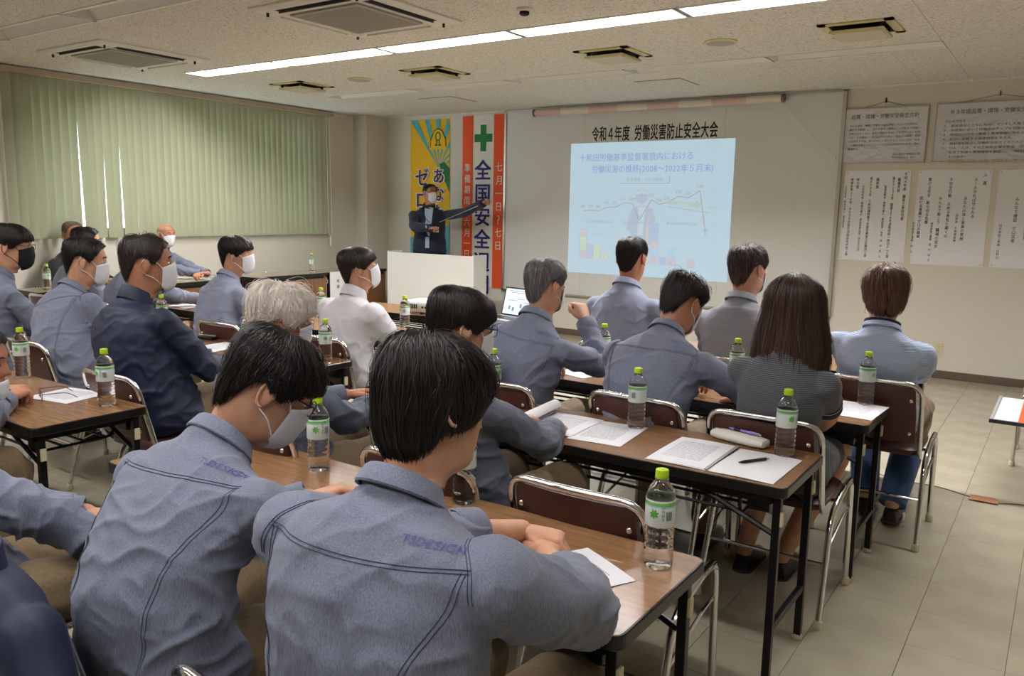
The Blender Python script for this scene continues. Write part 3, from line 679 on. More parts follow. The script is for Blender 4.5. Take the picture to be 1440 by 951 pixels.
def make_table(L_=1.84, D=.46, H=ZT, top=table_wood):
    t = empty('folding_table', (0, 0, 0))
    x0, x1, y0, y1 = -L_/2, L_/2, -D/2, D/2
    obj('tabletop', slab(rrect(x0+.006, x1-.006, y0+.006, y1-.006, .02), H-.012, H), top, t)
    obj('edge_band', slab(rrect(x0, x1, y0, y1, .026), H-.034, H-.0008, .003), edge_blk, t)
    f = MB(); 
    for y in (y0+.035, y1-.035): f.box(x0+.05, x1-.05, y-.012, y+.012, H-.064, H-.034)
    for x in (x0+.06, x1-.06): f.box(x-.012, x+.012, y0+.03, y1-.03, H-.064, H-.034)
    obj('apron_frame', f, blackmetal, t)
    for sx in (-1, 1):
        for sy in (-1, 1):
            x, y = sx*(L_/2-.035), sy*(D/2-.045)
            lg = obj('leg', MB().box(x-.0125, x+.0125, y-.0125, y+.0125, .012, H-.036, .003), blackmetal, t)
            obj('foot_cap', MB().lathe([(.012, 0), (.017, .003), (.018, .014), (.016, .02)], 12, (x, y, 0)), rubber, lg, smooth='auto')
            if sy > 0 or True: obj('latch', MB().box(x+sx*.010-.006, x+sx*.010+.010*(1 if sx > 0 else .4), y-.011, y+.011, H-.135, H-.088, .003), rubber, lg)
        x = sx*(L_/2-.035)
        obj('crossbar', MB().box(x-.010, x+.010, -D/2+.045, D/2-.045, .185, .207, .003), blackmetal, t)
        for y in (-.14, .14):
            obj('brace', MB().tube([(x-sx*.01, y*1.25, H-.17), (x-sx*.30, y*1.25, H-.05)], .009, 6), blackmetal, t)
            obj('hinge_plate', MB().box(x-sx*.06-.035, x-sx*.06+.035, y*1.25-.012, y*1.25+.012, H-.10, H-.05, .003), blackmetal, t)
    for k in range(4):
        y = -.13+k*.0867; obj('shelf_rod', MB().tube([(x0+.16, y, H-.135), (x1-.16, y, H-.135)], .0055, 6), blackmetal, t)
    for x in (x0+.16, 0, x1-.16):
        obj('shelf_bracket', MB().tube(fillet([(x, -.17, H-.05), (x, -.16, H-.137), (x, .16, H-.137), (x, .17, H-.05)], .03, 3), .006, 6), blackmetal, t)
    return t
tb0 = make_table()
def place_table(first, x, y, rz, label, group):
    o = first if 'label' not in first.keys() else copy_tree(first)
    o.location = (x, y, 0); o.rotation_euler = (0, 0, rz); o['label'] = label; o['category'] = 'table'; o['group'] = group; return o
GR = 'brown folding tables of the right block'; GL = 'brown folding tables of the left block'
place_table(tb0, -1.565, 1.568, 0, 'brown folding table nearest the viewer, with a water bottle near its right end', GR)
place_table(tb0, -1.555, 2.648, 0, 'brown folding table holding an open booklet, black pen and white pencil case', GR)
place_table(tb0, -1.51, 3.618, 0, 'brown folding table in front of the woman in the striped vest', GR)
place_table(tb0, -1.50, 4.75, 0, 'front folding table of the right block, nearest the wall board', GR)
place_table(tb0, -3.97, 1.61, 0, 'brown folding table at the left edge with eyeglasses on a paper', GL)
place_table(tb0, -4.07, 2.87, 0, 'brown folding table in front of the man in the navy jacket', GL)
place_table(tb0, -4.17, 3.95, 0, 'brown folding table in front of the man in the white polo shirt', GL)
place_table(tb0, -4.12, 4.97, 0, 'brown folding table carrying the white projector and the laptop', GL)
place_table(tb0, -6.05, 3.98, 0, 'brown folding table further left, behind the man in the navy jacket', GL)
def make_desk(L_, H=.715):
    t = make_table(L_, .45, H, desk_top)
    obj('modesty_panel', MB().box(-L_/2+.05, L_/2-.01, -.20, -.185, .16, H-.035, .002), panel_wood, t); return t
for L_, yc, lab in ((1.80, 4.37, 'long desk along the window side, with eyeglasses and papers on it'), (1.08, 6.30, 'empty desk by the left wall with one bottle on it'), (1.03, 7.36, 'desk by the left wall nearest the corner, with a white name sheet hanging from it')):
    t = make_desk(L_); t.location = (-7.60, yc, 0); t.rotation_euler = (0, 0, PI/2); tag(t, lab, 'desk', 'wood-panelled desks along the left wall')
ns_ = empty('name_sheet', (-7.368, 7.02, .30), PI/2, 'white name sheet with vertical writing hanging on the corner desk', 'name sheet')
obj('sheet', MB().box(-.16, .17, -.003, 0, 0, .42), paper, ns_)
nm = text_mb('十和田労働基準監督署', .03, True, 1, step=.036, at=(.09, .39)); text_mb('佐藤', .045, True, 1, step=.07, at=(-.03, .33), mb=nm)
v = nm.verts(); nm.v = [np.stack([v[:, 0], np.full(len(v), -.0045), v[:, 1]], 1)]; tag(obj('writing', nm, ink, ns_, fixn=False), kind='stuff')

# ------------------------------------------------------------------ folding chairs
def make_chair():
    t = empty('folding_chair', (0, 0, 0))
    pad = []
    for z, k in ((.424, .02), (.430, 0), (.452, 0), (.460, .012), (.462, .05)):
        P = np.array(rrect(-.20, .20, -.19, .20, .06, 5)); c = P.mean(0); d = P-c; L_ = np.linalg.norm(d, axis=1)[:, None]; q = c+d*(1-k/L_)
        pad.append(np.column_stack([q, np.full(len(q), z)]))
    obj('seat', MB().loft(pad), vinyl, t, smooth='auto')
    # backrest: slightly curved padded panel
    n = 13; xs_ = np.linspace(-.188, .188, n); rings = []
    prof = [(.485, .0), (.49, .010), (.60, .016), (.74, .014), (.765, .006), (.768, 0)]
    loop = []
    for sgn in (-1, 1):
        pass
    R_ = []
    for z, th in ((.500, .004), (.506, .012), (.62, .016), (.745, .013), (.762, .004)):
        yb_ = -.215-(z-.46)*.22; w_ = .188 if z < .72 else .180-(z-.745)*.6
        x_ = np.linspace(-w_, w_, n); cv = -.022*(1-(x_/.2)**2)
        fr = np.column_stack([x_, yb_+cv+th, np.full(n, z)]); bk = np.column_stack([x_, yb_+cv-th*.4, np.full(n, z)])[::-1]
        R_.append(np.vstack([fr, bk]))
    br = obj('backrest', MB().loft(R_), vinyl, t, smooth='auto')
    for x in (-.165, .165):
        for z in (.545, .70): 
            yb_ = -.215-(z-.46)*.22-.022*(1-(x/.2)**2)-.008
            obj('screw', MB().ball((x, yb_, z), (.009, .006, .009), 10, 6), chrome, br, smooth=True)
    hoop = fillet([(-.205, -.165, .425), (-.207, -.205, .47), (-.207, -.285, .775), (0, -.318, .783), (.207, -.285, .775), (.207, -.205, .47), (.205, -.165, .425)], .07, 7)
    obj('back_frame', MB().tube(hoop, .0115, 10), chrome, t, smooth='auto')
    for sx in (-1, 1):
        lg = obj('rear_leg', MB().tube(fillet([(sx*.222, .195, .455), (sx*.222, .12, .452), (sx*.222, -.10, .40), (sx*.232, -.22, .012)], .08, 6), .0125, 10), chrome, t, smooth='auto'); lg.name = 'leg'
        obj('foot_cap', MB().lathe([(.013, 0), (.0165, .003), (.0165, .028), (.0135, .032)], 12, (sx*.232, -.222, 0)), rubber, lg, smooth='auto')
        lg = obj('leg', MB().tube(fillet([(sx*.222, .10, .452), (sx*.222, .215, .452), (sx*.228, .23, .012)], .05, 6), .0125, 10), chrome, t, smooth='auto')
        obj('foot_cap', MB().lathe([(.013, 0), (.0165, .003), (.0165, .028), (.0135, .032)], 12, (sx*.228, .23, 0)), rubber, lg, smooth='auto')
        obj('side_stay', MB().tube(fillet([(sx*.224, .222, .34), (sx*.222, .13, .33), (sx*.222, -.13, .26)], .04, 4), .006, 8), chrome, t, smooth='auto')
    obj('stretcher', MB().tube([(-.228, -.155, .22), (.228, -.155, .22)], .008, 8), chrome, t)
    obj('stretcher', MB().tube([(-.222, .05, .405), (.222, .05, .405)], .008, 8), chrome, t)
    return t
ch0 = make_chair()
def place_chair(x, y, rz, label, group='brown vinyl folding chairs'):
    o = ch0 if 'label' not in ch0.keys() else copy_tree(ch0)
    o.location = (x, y, 0); o.rotation_euler = (0, 0, rz); tag(o, label, 'chair', group); return o

# ------------------------------------------------------------------ water bottles
pet = mat('clear_bottle', (1, 1, 1, 1), .02, trans=1, ior=1.2, coat=1)
capm = mat('lime_cap', srgb(178, 212, 30), .4)
def label_mat():
    m = bpy.data.materials.new('bottle_label'); m.use_nodes = True; nt = m.node_tree; N, L = nt.nodes, nt.links; p = N['Principled BSDF']
    p.inputs['Roughness'].default_value = .35
    tc = N.new('ShaderNodeTexCoord'); sx = N.new('ShaderNodeSeparateXYZ'); L.new(tc.outputs['Object'], sx.inputs[0])
    cr = N.new('ShaderNodeValToRGB'); cr.color_ramp.interpolation = 'CONSTANT'; e = cr.color_ramp.elements
    mr = N.new('ShaderNodeMapRange'); mr.inputs[1].default_value = .105; mr.inputs[2].default_value = .168; L.new(sx.outputs[2], mr.inputs[0]); L.new(mr.outputs[0], cr.inputs[0])
    e[0].position = 0; e[0].color = srgb(232, 238, 232); e[1].position = .74; e[1].color = srgb(170, 214, 232)
    q = e.new(.80); q.color = srgb(120, 190, 80); q = e.new(.93); q.color = srgb(226, 236, 222)
    L.new(cr.outputs[0], p.inputs['Base Color']); p.inputs['Alpha'].default_value = .5; return m
labm = label_mat(); pinm = mat('green_pinwheel', srgb(76, 176, 36), .5); labtx = mat('label_print', srgb(86, 100, 96), .5)
def make_bottle():
    t = empty('water_bottle', (0, 0, 0))
    R_ = .0345; pr_ = [(.018, .006), (.024, .001), (.030, .0), (.0335, .006), (R_, .016)]
    z = .020
    for k in range(5): pr_ += [(R_, z+.002), (R_, z+.009), (R_-.0026, z+.0135)]; z += .0168
    pr_ += [(R_, z+.001), (R_, .168), (R_-.001, .174), (R_-.003, .182), (.029, .190), (.0235, .198), (.0175, .205), (.0135, .209), (.0125, .214)]
    obj('bottle_body', MB().lathe(pr_, 28), pet, t, smooth=True)
    obj('neck_ring', MB().lathe([(.0125, .211), (.0165, .212), (.0165, .2145), (.0125, .2155)], 24), pet, t)
    c = MB(); n = 36; a = np.arange(n)*2*PI/n; rr = .0148+.0005*(np.arange(n) % 2)
    rings = [np.column_stack([q*rr*np.cos(a), q*rr*np.sin(a), np.full(n, zz)]) for q, zz in ((1, .2155), (1.02, .218), (1.0, .232), (.97, .2345), (.8, .2355))]
    obj('cap', c.loft(rings), capm, t, smooth='auto')
    lb = obj('label', MB().lathe([(R_+.0006, .105), (R_+.0006, .168), (R_+.0003, .168), (R_+.0003, .105)], 36, cap0=False, cap1=False), labm, t, smooth=True)
    def wrap(mb, ang, zc):
        v = mb.verts(); rr_ = R_+.0011; th = ang+v[:, 0]/rr_; mb.v = [np.column_stack([rr_*np.cos(th), rr_*np.sin(th), zc+v[:, 1]])]; return mb
    for ang in (math.radians(-62), math.radians(118)):
        pw = MB()
        for k in range(7):
            a0 = 2*PI*k/7; q = lambda r, d: (r*math.cos(a0+d), r*math.sin(a0+d), 0)
            pw.add([q(0, 0), q(.0075, -.15), q(.0125, .25), q(.0085, .55)], [(0, 1, 2, 3)])
        obj('pinwheel_emblem', wrap(pw, ang, .137), pinm, lb, fixn=False)
        tag(obj('label_writing', wrap(text_mb('いろはす', .009, True, 1, step=.0095, at=(.0, .0)), ang+.62, .158), labtx, lb, fixn=False), kind='stuff')
        bb = MB()
        for k in range(7): bb.box(.022+k*.0022, .0232+k*.0022, -.002, .020, 0, .0001)
        tag(obj('bar_print', wrap(bb, ang+.2, .124), labtx, lb, fixn=False), kind='stuff')
    return t
bt0 = make_bottle()
def bottle(x, y, rz, label, z=ZT, first=[True]):
    o = bt0 if first[0] else copy_tree(bt0); first[0] = False
    o.location = (x, y, z); o.rotation_euler = (0, 0, math.radians(rz)); tag(o, label, 'bottle', 'clear water bottles with lime caps'); return o
for x, y, rz, lab in ((-.728, 1.694, -28, 'water bottle with lime cap standing alone near the right end of the nearest table'),
    (-1.317, 2.79, 95, 'water bottle with lime cap between two sets of papers, in front of an empty chair'),
    (-.746, 2.775, 15, 'water bottle with lime cap beside the white pencil case'),
    (-.687, 3.80, 30, 'water bottle with lime cap at the elbow of the person in the light blue shirt'),
    (-1.89, 1.70, 8, 'water bottle with lime cap in front of the bowed man with glasses'),
    (-1.35, 1.75, 40, 'water bottle with lime cap half hidden behind the bowl-cut head'),
    (-1.99, 2.78, 50, 'water bottle with lime cap just right of the black-haired man with glasses'),
    (-1.27, 3.78, 200, 'water bottle with lime cap seen left of the long brown hair'),
    (-2.0, 3.80, 120, 'water bottle with lime cap partly hidden behind the curly-haired man'),
    (-3.19, 1.742, 150, 'water bottle with lime cap behind the navy-jacket man, showing small print'),
    (-4.02, 1.80, 5, 'water bottle with lime cap at the left edge with pinwheel facing'),
    (-3.21, 2.95, 20, 'water bottle with lime cap right of the white-haired man'),
    (-3.72, 2.85, 170, 'water bottle with lime cap left of the white-haired man'),
    (-4.85, 3.05, 100, 'water bottle with lime cap at the shoulder of the navy jacket'),
    (-3.70, 4.12, 130, 'water bottle with lime cap right of the white polo shirt'),
    (-4.50, 4.10, 10, 'water bottle with lime cap left of the white polo shirt')):
    bottle(x, y, rz, lab)
bottle(-7.5, 6.70, 10, 'water bottle with lime cap on the empty desk by the left wall', .715)
bottle(-7.5, 3.62, 60, 'water bottle with lime cap at the far left under the blind', .715)

# ------------------------------------------------------------------ papers and small things
def printed_mat(name, lines=True, pitch=.0085, marg=.025):
    m = mat(name, srgb(232, 232, 238), .65); nt = m.node_tree; N, L = nt.nodes, nt.links; p = N['Principled BSDF']
    tc = N.new('ShaderNodeTexCoord'); s_ = N.new('ShaderNodeSeparateXYZ'); L.new(tc.outputs['Generated'], s_.inputs[0])
    def M_(op, a, b_=None, c_=None):
        n = N.new('ShaderNodeMath'); n.operation = op
        for i, q in enumerate((a, b_, c_)):
            if q is None: continue
            if isinstance(q, (int, float)): n.inputs[i].default_value = q
            else: L.new(q, n.inputs[i])
        return n.outputs[0]
    y = s_.outputs[1]; x = s_.outputs[0]
    fr = M_('FRACT', M_('MULTIPLY', y, 30)); ln = M_('LESS_THAN', fr, .42)
    nz = N.new('ShaderNodeTexNoise'); nz.inputs['Scale'].default_value = 90; L.new(tc.outputs['Generated'], nz.inputs['Vector']); wd = M_('GREATER_THAN', nz.outputs[0], .47)
    n2 = N.new('ShaderNodeTexNoise'); n2.inputs['Scale'].default_value = 4; n2.noise_dimensions = '1D'; L.new(M_('FLOOR', M_('MULTIPLY', y, 30)), n2.inputs['W'])
    endx = M_('ADD', .55, M_('MULTIPLY', n2.outputs[0], .45)); okx = M_('LESS_THAN', x, endx)
    inside = M_('MULTIPLY', M_('MULTIPLY', M_('GREATER_THAN', x, .12), M_('LESS_THAN', x, .9)), M_('MULTIPLY', M_('GREATER_THAN', y, .2), M_('LESS_THAN', y, .86)))
    k = M_('MULTIPLY', M_('MULTIPLY', ln, wd), M_('MULTIPLY', inside, okx)); k = M_('MULTIPLY', k, .8)
    mx = N.new('ShaderNodeMix'); mx.data_type = 'RGBA'; L.new(k, mx.inputs[0]); mx.inputs[6].default_value = srgb(232, 232, 238); mx.inputs[7].default_value = srgb(60, 60, 80)
    L.new(mx.outputs[2], p.inputs['Base Color']); return m
printed = printed_mat('printed_paper')
def sheet_part(name, parent, P, Q, wdt, z, m, rot=0, lift=0, n=8, thick=.0006):
    """sheet whose near left corner is P; width along direction of angle rot; depth wdt[1]"""
    mb = MB(); xs_ = np.linspace(0, wdt[0], n); rings = []
    for yy in np.linspace(0, wdt[1], n):
        zz = lift*np.sin(xs_/wdt[0]*PI)*.5+lift*.3*np.sin(yy/wdt[1]*PI)
        top_ = np.column_stack([xs_, np.full(n, yy), zz+thick]); bot = np.column_stack([xs_, np.full(n, yy), zz])[::-1]
        rings.append(np.vstack([top_, bot]))
    mb.loft(rings); o = obj(name, mb, m, parent, smooth=False); o.location = (P[0], P[1], z); o.rotation_euler = (0, 0, rot); return o
def paper_thing(name, x, y, w_, d_, deg, label, m=None, z=ZT+.0008, cat='paper', lift=.002):
    t = empty(name, (x, y, z), math.radians(deg), label, cat)
    sheet_part('sheet', t, (0, 0), None, (w_, d_), 0, m or printed, 0, lift); return t
bk = empty('open_booklet', (-.900, 2.444, ZT+.0008), math.radians(1), 'open white printed booklet lying on the second table', 'booklet')
for k in range(3): sheet_part('page', bk, (-.215+k*.001, .002*k), None, (.215-.001*k, .325), .0008*k, printed, 0, .005)
for k in range(2): sheet_part('page', bk, (.002, 0), None, (.215, .31), .0008*k, paper if k else printed, math.radians(-2), .004)
obj('spine_strip', MB().box(-.008, .004, 0, .325, .003, .006, .001), mat('grey_spine', srgb(150, 148, 152), .5), bk)
nb = empty('stapled_papers', (-1.655, 2.50, ZT+.0008), math.radians(6), 'two stapled papers with the left page curled over, on the second table', 'papers')
sheet_part('sheet', nb, (.20, -.03), None, (.21, .30), 0, printed, 0, .001); sheet_part('sheet', nb, (.0, .0), None, (.21, .29), .0016, printed, math.radians(-3), .004)
th = np.linspace(-.2, 1.5*PI, 18); cyl = []
for yy in (.0, .30):
    cyl.append(np.vstack([np.column_stack([-.0+.026*np.sin(th)*-1, np.full(18, yy), .028-.026*np.cos(th)]), np.column_stack([-.0+.0254*np.sin(th[::-1])*-1, np.full(18, yy), .028-.0254*np.cos(th[::-1])])]))
obj('curled_page', MB().loft(cyl), paper, nb, smooth='auto')
paper_thing('paper_sheet', -1.03, 1.45, .20, .26, -28, 'white paper by the clasped hands on the nearest table', lift=.003)
paper_thing('paper_sheet', -3.58, 1.60, .25, .22, 12, 'white paper under the eyeglasses on the left-edge table')
paper_thing('paper_sheet', -.80, 3.50, .20, .30, -3, 'white paper at the right end of the third table')
paper_thing('paper_sheet', -2.14, 3.52, .21, .30, -14, 'white paper at the elbow of the grey-haired man')
paper_thing('paper_sheet', -4.13, 2.75, .21, .27, 6, 'white paper on the table behind the navy jacket')
paper_thing('paper_sheet', -3.62, 3.82, .26, .22, 4, 'white paper on the table right of the white polo shirt')
paper_thing('paper_sheet', -4.85, 3.83, .21, .28, 0, 'white paper left of the white polo shirt on its table')
paper_thing('paper_sheet', -6.0, 3.83, .24, .24, 0, 'white paper under the folded hands behind the navy jacket')
paper_thing('paper_sheet', -7.72, 5.0, .20, .26, 80, 'white paper with eyeglasses on the desk by the window', z=.7158)
def pen(x, y, z, deg, col, label, length=.14):
    t = empty('ballpoint_pen', (x, y, z), math.radians(deg), label, 'pen')
    obj('barrel', MB().lathe([(.0015, 0), (.004, .012), (.005, .02), (.005, length*.8), (.004, length*.82)], 12, (0, 0, .005), 'x'), col, t, smooth='auto')
    obj('grip', MB().lathe([(.0054, .022), (.0056, .03), (.0054, .05)], 12, (0, 0, .005), 'x'), black_m, t, smooth='auto')
    obj('clip', MB().box(length*.55, length*.85, -.0015, .0015, .0098, .0115, .0005), chrome, t); obj('button', MB().lathe([(.003, length*.82), (.003, length*.9)], 10, (0, 0, .005), 'x'), chrome, t)
pen(-.835, 2.565, ZT+.006, 58, black_m, 'black pen lying on the open booklet')
pcm = mat('pencil_case_cloth', srgb(226, 222, 216), .7, bump=(60, .3, 2))
pc = empty('pencil_case', (-.925, 2.835, ZT), math.radians(-12), 'white zip pencil case with a purple pen on top', 'pencil case')
rg = []
for x, k in ((-.11, .4), (-.105, .8), (-.07, 1), (.07, 1), (.105, .8), (.11, .4)):
    a = np.linspace(0, 2*PI, 17)[:-1]; rg.append(np.column_stack([np.full(16, x), .036*k*np.sign(np.cos(a))*abs(np.cos(a))**.7, .018+.0175*k*np.sign(np.sin(a))*abs(np.sin(a))**.7]))
obj('pouch', MB().loft(rg), pcm, pc, smooth='auto'); obj('zip', MB().tube([(-.10, .0, .0355), (.10, .0, .0355)], .0014, 6), mat('zip_gold', srgb(180, 160, 110), .4, .6), pc); obj('zip_pull', MB().box(.098, .118, -.004, .004, .012, .016, .001), MATS['zip_gold'], pc)
pen(-.975, 2.862, ZT+.037, -14, mat('purple_plastic', srgb(140, 122, 205), .35), 'purple pen lying on the white pencil case', .15)
gfr = mat('glasses_frame', srgb(70, 20, 26), .3); lensm = glass_m
def glasses_parts(t, col, sc=1.0, tilt=0, fold=0, lens=True):
    """eyeglasses in a frame where +y looks forward, origin at the bridge"""
    for sx in (-1, 1):
        P = [(sx*.034*sc+q[0]*sc, 0, q[1]*sc) for q in rrect(-.026, .026, -.018, .018, .012, 4)]; P.append(P[0])
        obj('rim', MB().tube(P, .0013*sc, 6), col, t)
        if lens: obj('lens', MB().add([(p[0], 0, p[2]) for p in P[:-1]]+[(p[0], .0008, p[2]) for p in P[:-1]], [tuple(range(len(P)-1)), tuple(range(2*(len(P)-1)-1, len(P)-2, -1))]), lensm, t, fixn=False)
        obj('temple', MB().tube(smooth_path([(sx*.060*sc, -.0, .008*sc), (sx*.070*sc, -.02*sc, .008*sc), (sx*(.074-fold*.0)*sc, -.09*sc, .006*sc), (sx*.072*sc, -.135*sc, -.022*sc)], 14), .0018*sc, 6), col, t)
    obj('bridge', MB().tube([(-.009*sc, 0, .004*sc), (0, .003*sc, .008*sc), (.009*sc, 0, .004*sc)], .0013*sc, 6), col, t)
eg = empty('eyeglasses', (-3.52, 1.64, ZT+.02), math.radians(160), 'dark red eyeglasses lying on the paper of the left-edge table', 'eyeglasses')
glasses_parts(eg, gfr)
eg = empty('eyeglasses', (-7.62, 5.36, .7365), math.radians(60), 'black round eyeglasses on the desk by the window', 'eyeglasses')
glasses_parts(eg, black_m)
# phone / pen tray on the table behind the navy jacket
ph = empty('pen_pouch', (-4.33, 3.02, ZT), math.radians(10), 'small black pen pouch with pens on the table behind the navy jacket', 'pouch')
obj('pouch', MB().box(-.06, .06, -.03, .03, 0, .02, .006), black_m, ph); obj('pen_barrel', MB().tube([(-.07, .0, .024), (.06, .005, .024)], .004, 8), alum_m, ph)
# projector
pj = empty('projector', (-4.17, 4.93, ZT), math.radians(8), 'white projector with black vents on the table before the lectern', 'projector')
pjr = [[(x*s_, y*s_, z) for x, y in rrect(-.16, .16, -.13, .13, .03, 5)] for z, s_ in ((.02, .96), (.03, 1), (.085, 1), (.10, .95))]
obj('housing', MB().loft(pjr), white_m, pj, smooth='auto'); 
for x in (-.13, .13):
    for y in (-.1, .1): obj('foot', MB().lathe([(.012, 0), (.012, .022)], 12, (x, y, 0)), black_m, pj)
obj('lens_ring', MB().lathe([(.034, .125), (.036, .150), (.028, .150), (.026, .132)], 24, (.05, 0, .06), 'y'), black_m, pj, smooth='auto')
for k in range(6): obj('vent_slot', MB().box(-.14+k*.02, -.128+k*.02, -.1315, -.1295, .045, .08), black_m, pj)
for k, x in enumerate((.02, .05, .08, .11)): obj('port', MB().box(x-.009, x+.009, -.1315, -.1295, .05, .065), dark_m, pj)
obj('power_cable', MB().tube(smooth_path([(-.09, -.13, .05), (-.10, -.17, .04), (-.02, -.19, .006), (.10, -.20, .005), (.26, -.17, .005)], 24), .004, 6), black_m, pj)
# laptop
lpm = mat('laptop_silver', srgb(150, 150, 156), .4, .3)
lp = empty('laptop', (-3.48, 5.0, ZT), math.radians(-12), 'open laptop showing the slide on the projector table', 'laptop')
obj('base', MB().box(-.17, .17, -.12, .12, 0, .016, .004), lpm, lp)
sc = obj('screen_lid', MB().box(-.17, .17, -.004, .004, 0, .225, .003).xf(Matrix.Translation((0, .118, .014)) @ Matrix.Rotation(math.radians(-14), 4, 'X')), black_m, lp)
dm = mat('laptop_display', srgb(190, 204, 220), .4, emit=(srgb(190, 206, 226), .35))
obj('display', MB().box(-.158, .158, -.0052, -.0042, .014, .212).xf(Matrix.Translation((0, .118, .014)) @ Matrix.Rotation(math.radians(-14), 4, 'X')), dm, sc)
dl = mat('display_line', srgb(120, 136, 170), .5)
for k, (x0, x1, z) in enumerate(((-.12, .10, .195), (-.09, .12, .182), (-.12, -.02, .12), (-.02, .06, .135), (.06, .12, .11), (-.10, -.08, .05), (-.06, -.04, .04), (.02, .04, .07))):
    obj('display_mark', MB().box(x0, x1, -.0058, -.0054, z, z+(.004 if k < 5 else .03)).xf(Matrix.Translation((0, .118, .014)) @ Matrix.Rotation(math.radians(-14), 4, 'X')), dl, sc)
obj('keyboard', MB().box(-.15, .15, -.06, .08, .0162, .0172), black_m, lp)
# lectern
lcm = mat('lectern_white', srgb(222, 220, 214), .5)
lc = empty('lectern', (-6.34, 7.74, 0), math.radians(0), 'plain off-white lectern with broad front panel in front of the speaker', 'lectern')
obj('front_panel', MB().box(-.66, .66, -.25, -.225, .03, .965, .003), lcm, lc)
for sx in (-1, 1):
    obj('side_panel', MB().box(sx*.66-.014, sx*.66+.014, -.252, .0, 0, .975, .003), lcm, lc)
obj('top', MB().box(-.645, .645, -.225, .0, .86, .885, .003), lcm, lc)
obj('shelf', MB().box(-.645, .645, -.225, -.02, .45, .47, .003), lcm, lc)
# power cable with tape on the floor
cbm = mat('beige_cable', srgb(150, 136, 108), .6)
tag(obj('floor_cable', MB().tube(smooth_path([(-.95, 5.15, .004), (-.708, 5.0, .004), (-.48, 5.0, .004), (-.228, 4.90, .004), (-.05, 4.96, .004), (.4, 4.98, .004), (1.2, 5.2, .004)], 40), .0035, 6), cbm), 'thin beige cable running over the floor at the right', 'cable')
tag(obj('tape_patch', MB().box(-.32, -.185, 4.87, 4.96, .0076, .0086), mat('brown_tape', srgb(168, 118, 84), .6)), 'brown tape patch fixing the beige cable to the floor', 'tape')
# display stand at the right edge
dsd = empty('notice_stand', (.16, 5.28, 0), 0, 'low notice stand with orange and white sheet at the right edge', 'notice stand')
obj('tray', MB().box(-.42, .42, -.36, .34, .438, .446, .002), mat('tray_white', srgb(206, 208, 206), .5), dsd)
obj('edge_rail', MB().box(-.43, .43, -.368, -.352, .432, .452, .002), mat('rail_dark', srgb(70, 70, 80), .4), dsd)
obj('side_rail', MB().box(-.428, -.412, -.36, .34, .436, .452, .002), mat('rail_grey', srgb(150, 150, 150), .4), dsd)
sh = obj('orange_sheet', MB().box(-.30, .10, -.33, .31, .4465, .4475), org, dsd)
for k in range(5):
    for j in range(5 if k in (1, 3) else 3): obj('white_mark', MB().box(-.24+j*.055, -.20+j*.055, -.26+k*.10, -.20+k*.10, .4478, .4484), paper, sh)
for sx in (-1, 1): obj('leg', MB().tube([(sx*.1+.30, 0, .436), (sx*.1+.30, 0, 0)], .012, 8), chrome, dsd)

# chairs, in the order of their rows
CHAIRS = [(-.92, .98, 0, 'chair under the bowl-cut worker in the nearest row'), (-1.62, .94, 0, 'chair with a dark navy jacket over its back, at the lower left'),
 (-2.2, .80, 0, 'chair of the worker cut by the left edge'),
 (-1.55, 2.03, 3, 'chair under the black-haired man with glasses in the second row'), (-1.02, 2.08, 0, 'empty chair at the second table, behind the nearest table'),
 (-2.25, 2.0, 0, 'chair under the white-haired man'),
 (-2.0, 3.02, 4, 'chair under the grey-haired man with raised hand'), (-1.36, 3.16, -2, 'chair under the curly-haired man, its back just beyond the second table'), (-.86, 3.17, 0, 'chair under the woman with long brown hair'),
 (-2.05, 4.25, 0, 'chair under the man with prominent ears'), (-1.35, 4.25, 0, 'chair under the grey-haired man nearest the wall board'), (-.68, 4.17, 0, 'chair under the person in the light blue shirt'),
 (-3.34, 2.12, 0, 'chair under the man in the navy jacket'), (-4.45, 2.3, 0, 'chair under the man beside the navy jacket'), (-5.15, 2.25, 0, 'chair under the man with the black mask'),
 (-3.42, 3.38, 0, 'chair under the man in the white polo shirt'), (-4.30, 3.36, 0, 'empty-backed chair in front of the young man in a striped shirt'),
 (-5.85, 3.45, 0, 'chair hidden behind the navy jacket'), (-6.55, 3.4, 0, 'chair at the far left of the third row'),
 (-3.3, .95, 0, 'chair of the man leaning on the left-edge table'),
 (-8.0, 4.10, -PI/2, 'chair of the man in the dark suit by the window'), (-8.0, 5.03, -PI/2, 'chair of the bald man by the window'), (-8.0, 6.42, -PI/2, 'empty chair behind the desk by the left wall'),
 (-8.0, 3.66, -PI/2, 'empty chair at the left end of the window desk'), (.06, 5.97, PI/2, 'chair cut by the right edge of the picture')]
for x, y, rz, lab in CHAIRS: place_chair(x, y, rz if abs(rz) < 2 and abs(rz) == PI/2 else math.radians(rz), lab)

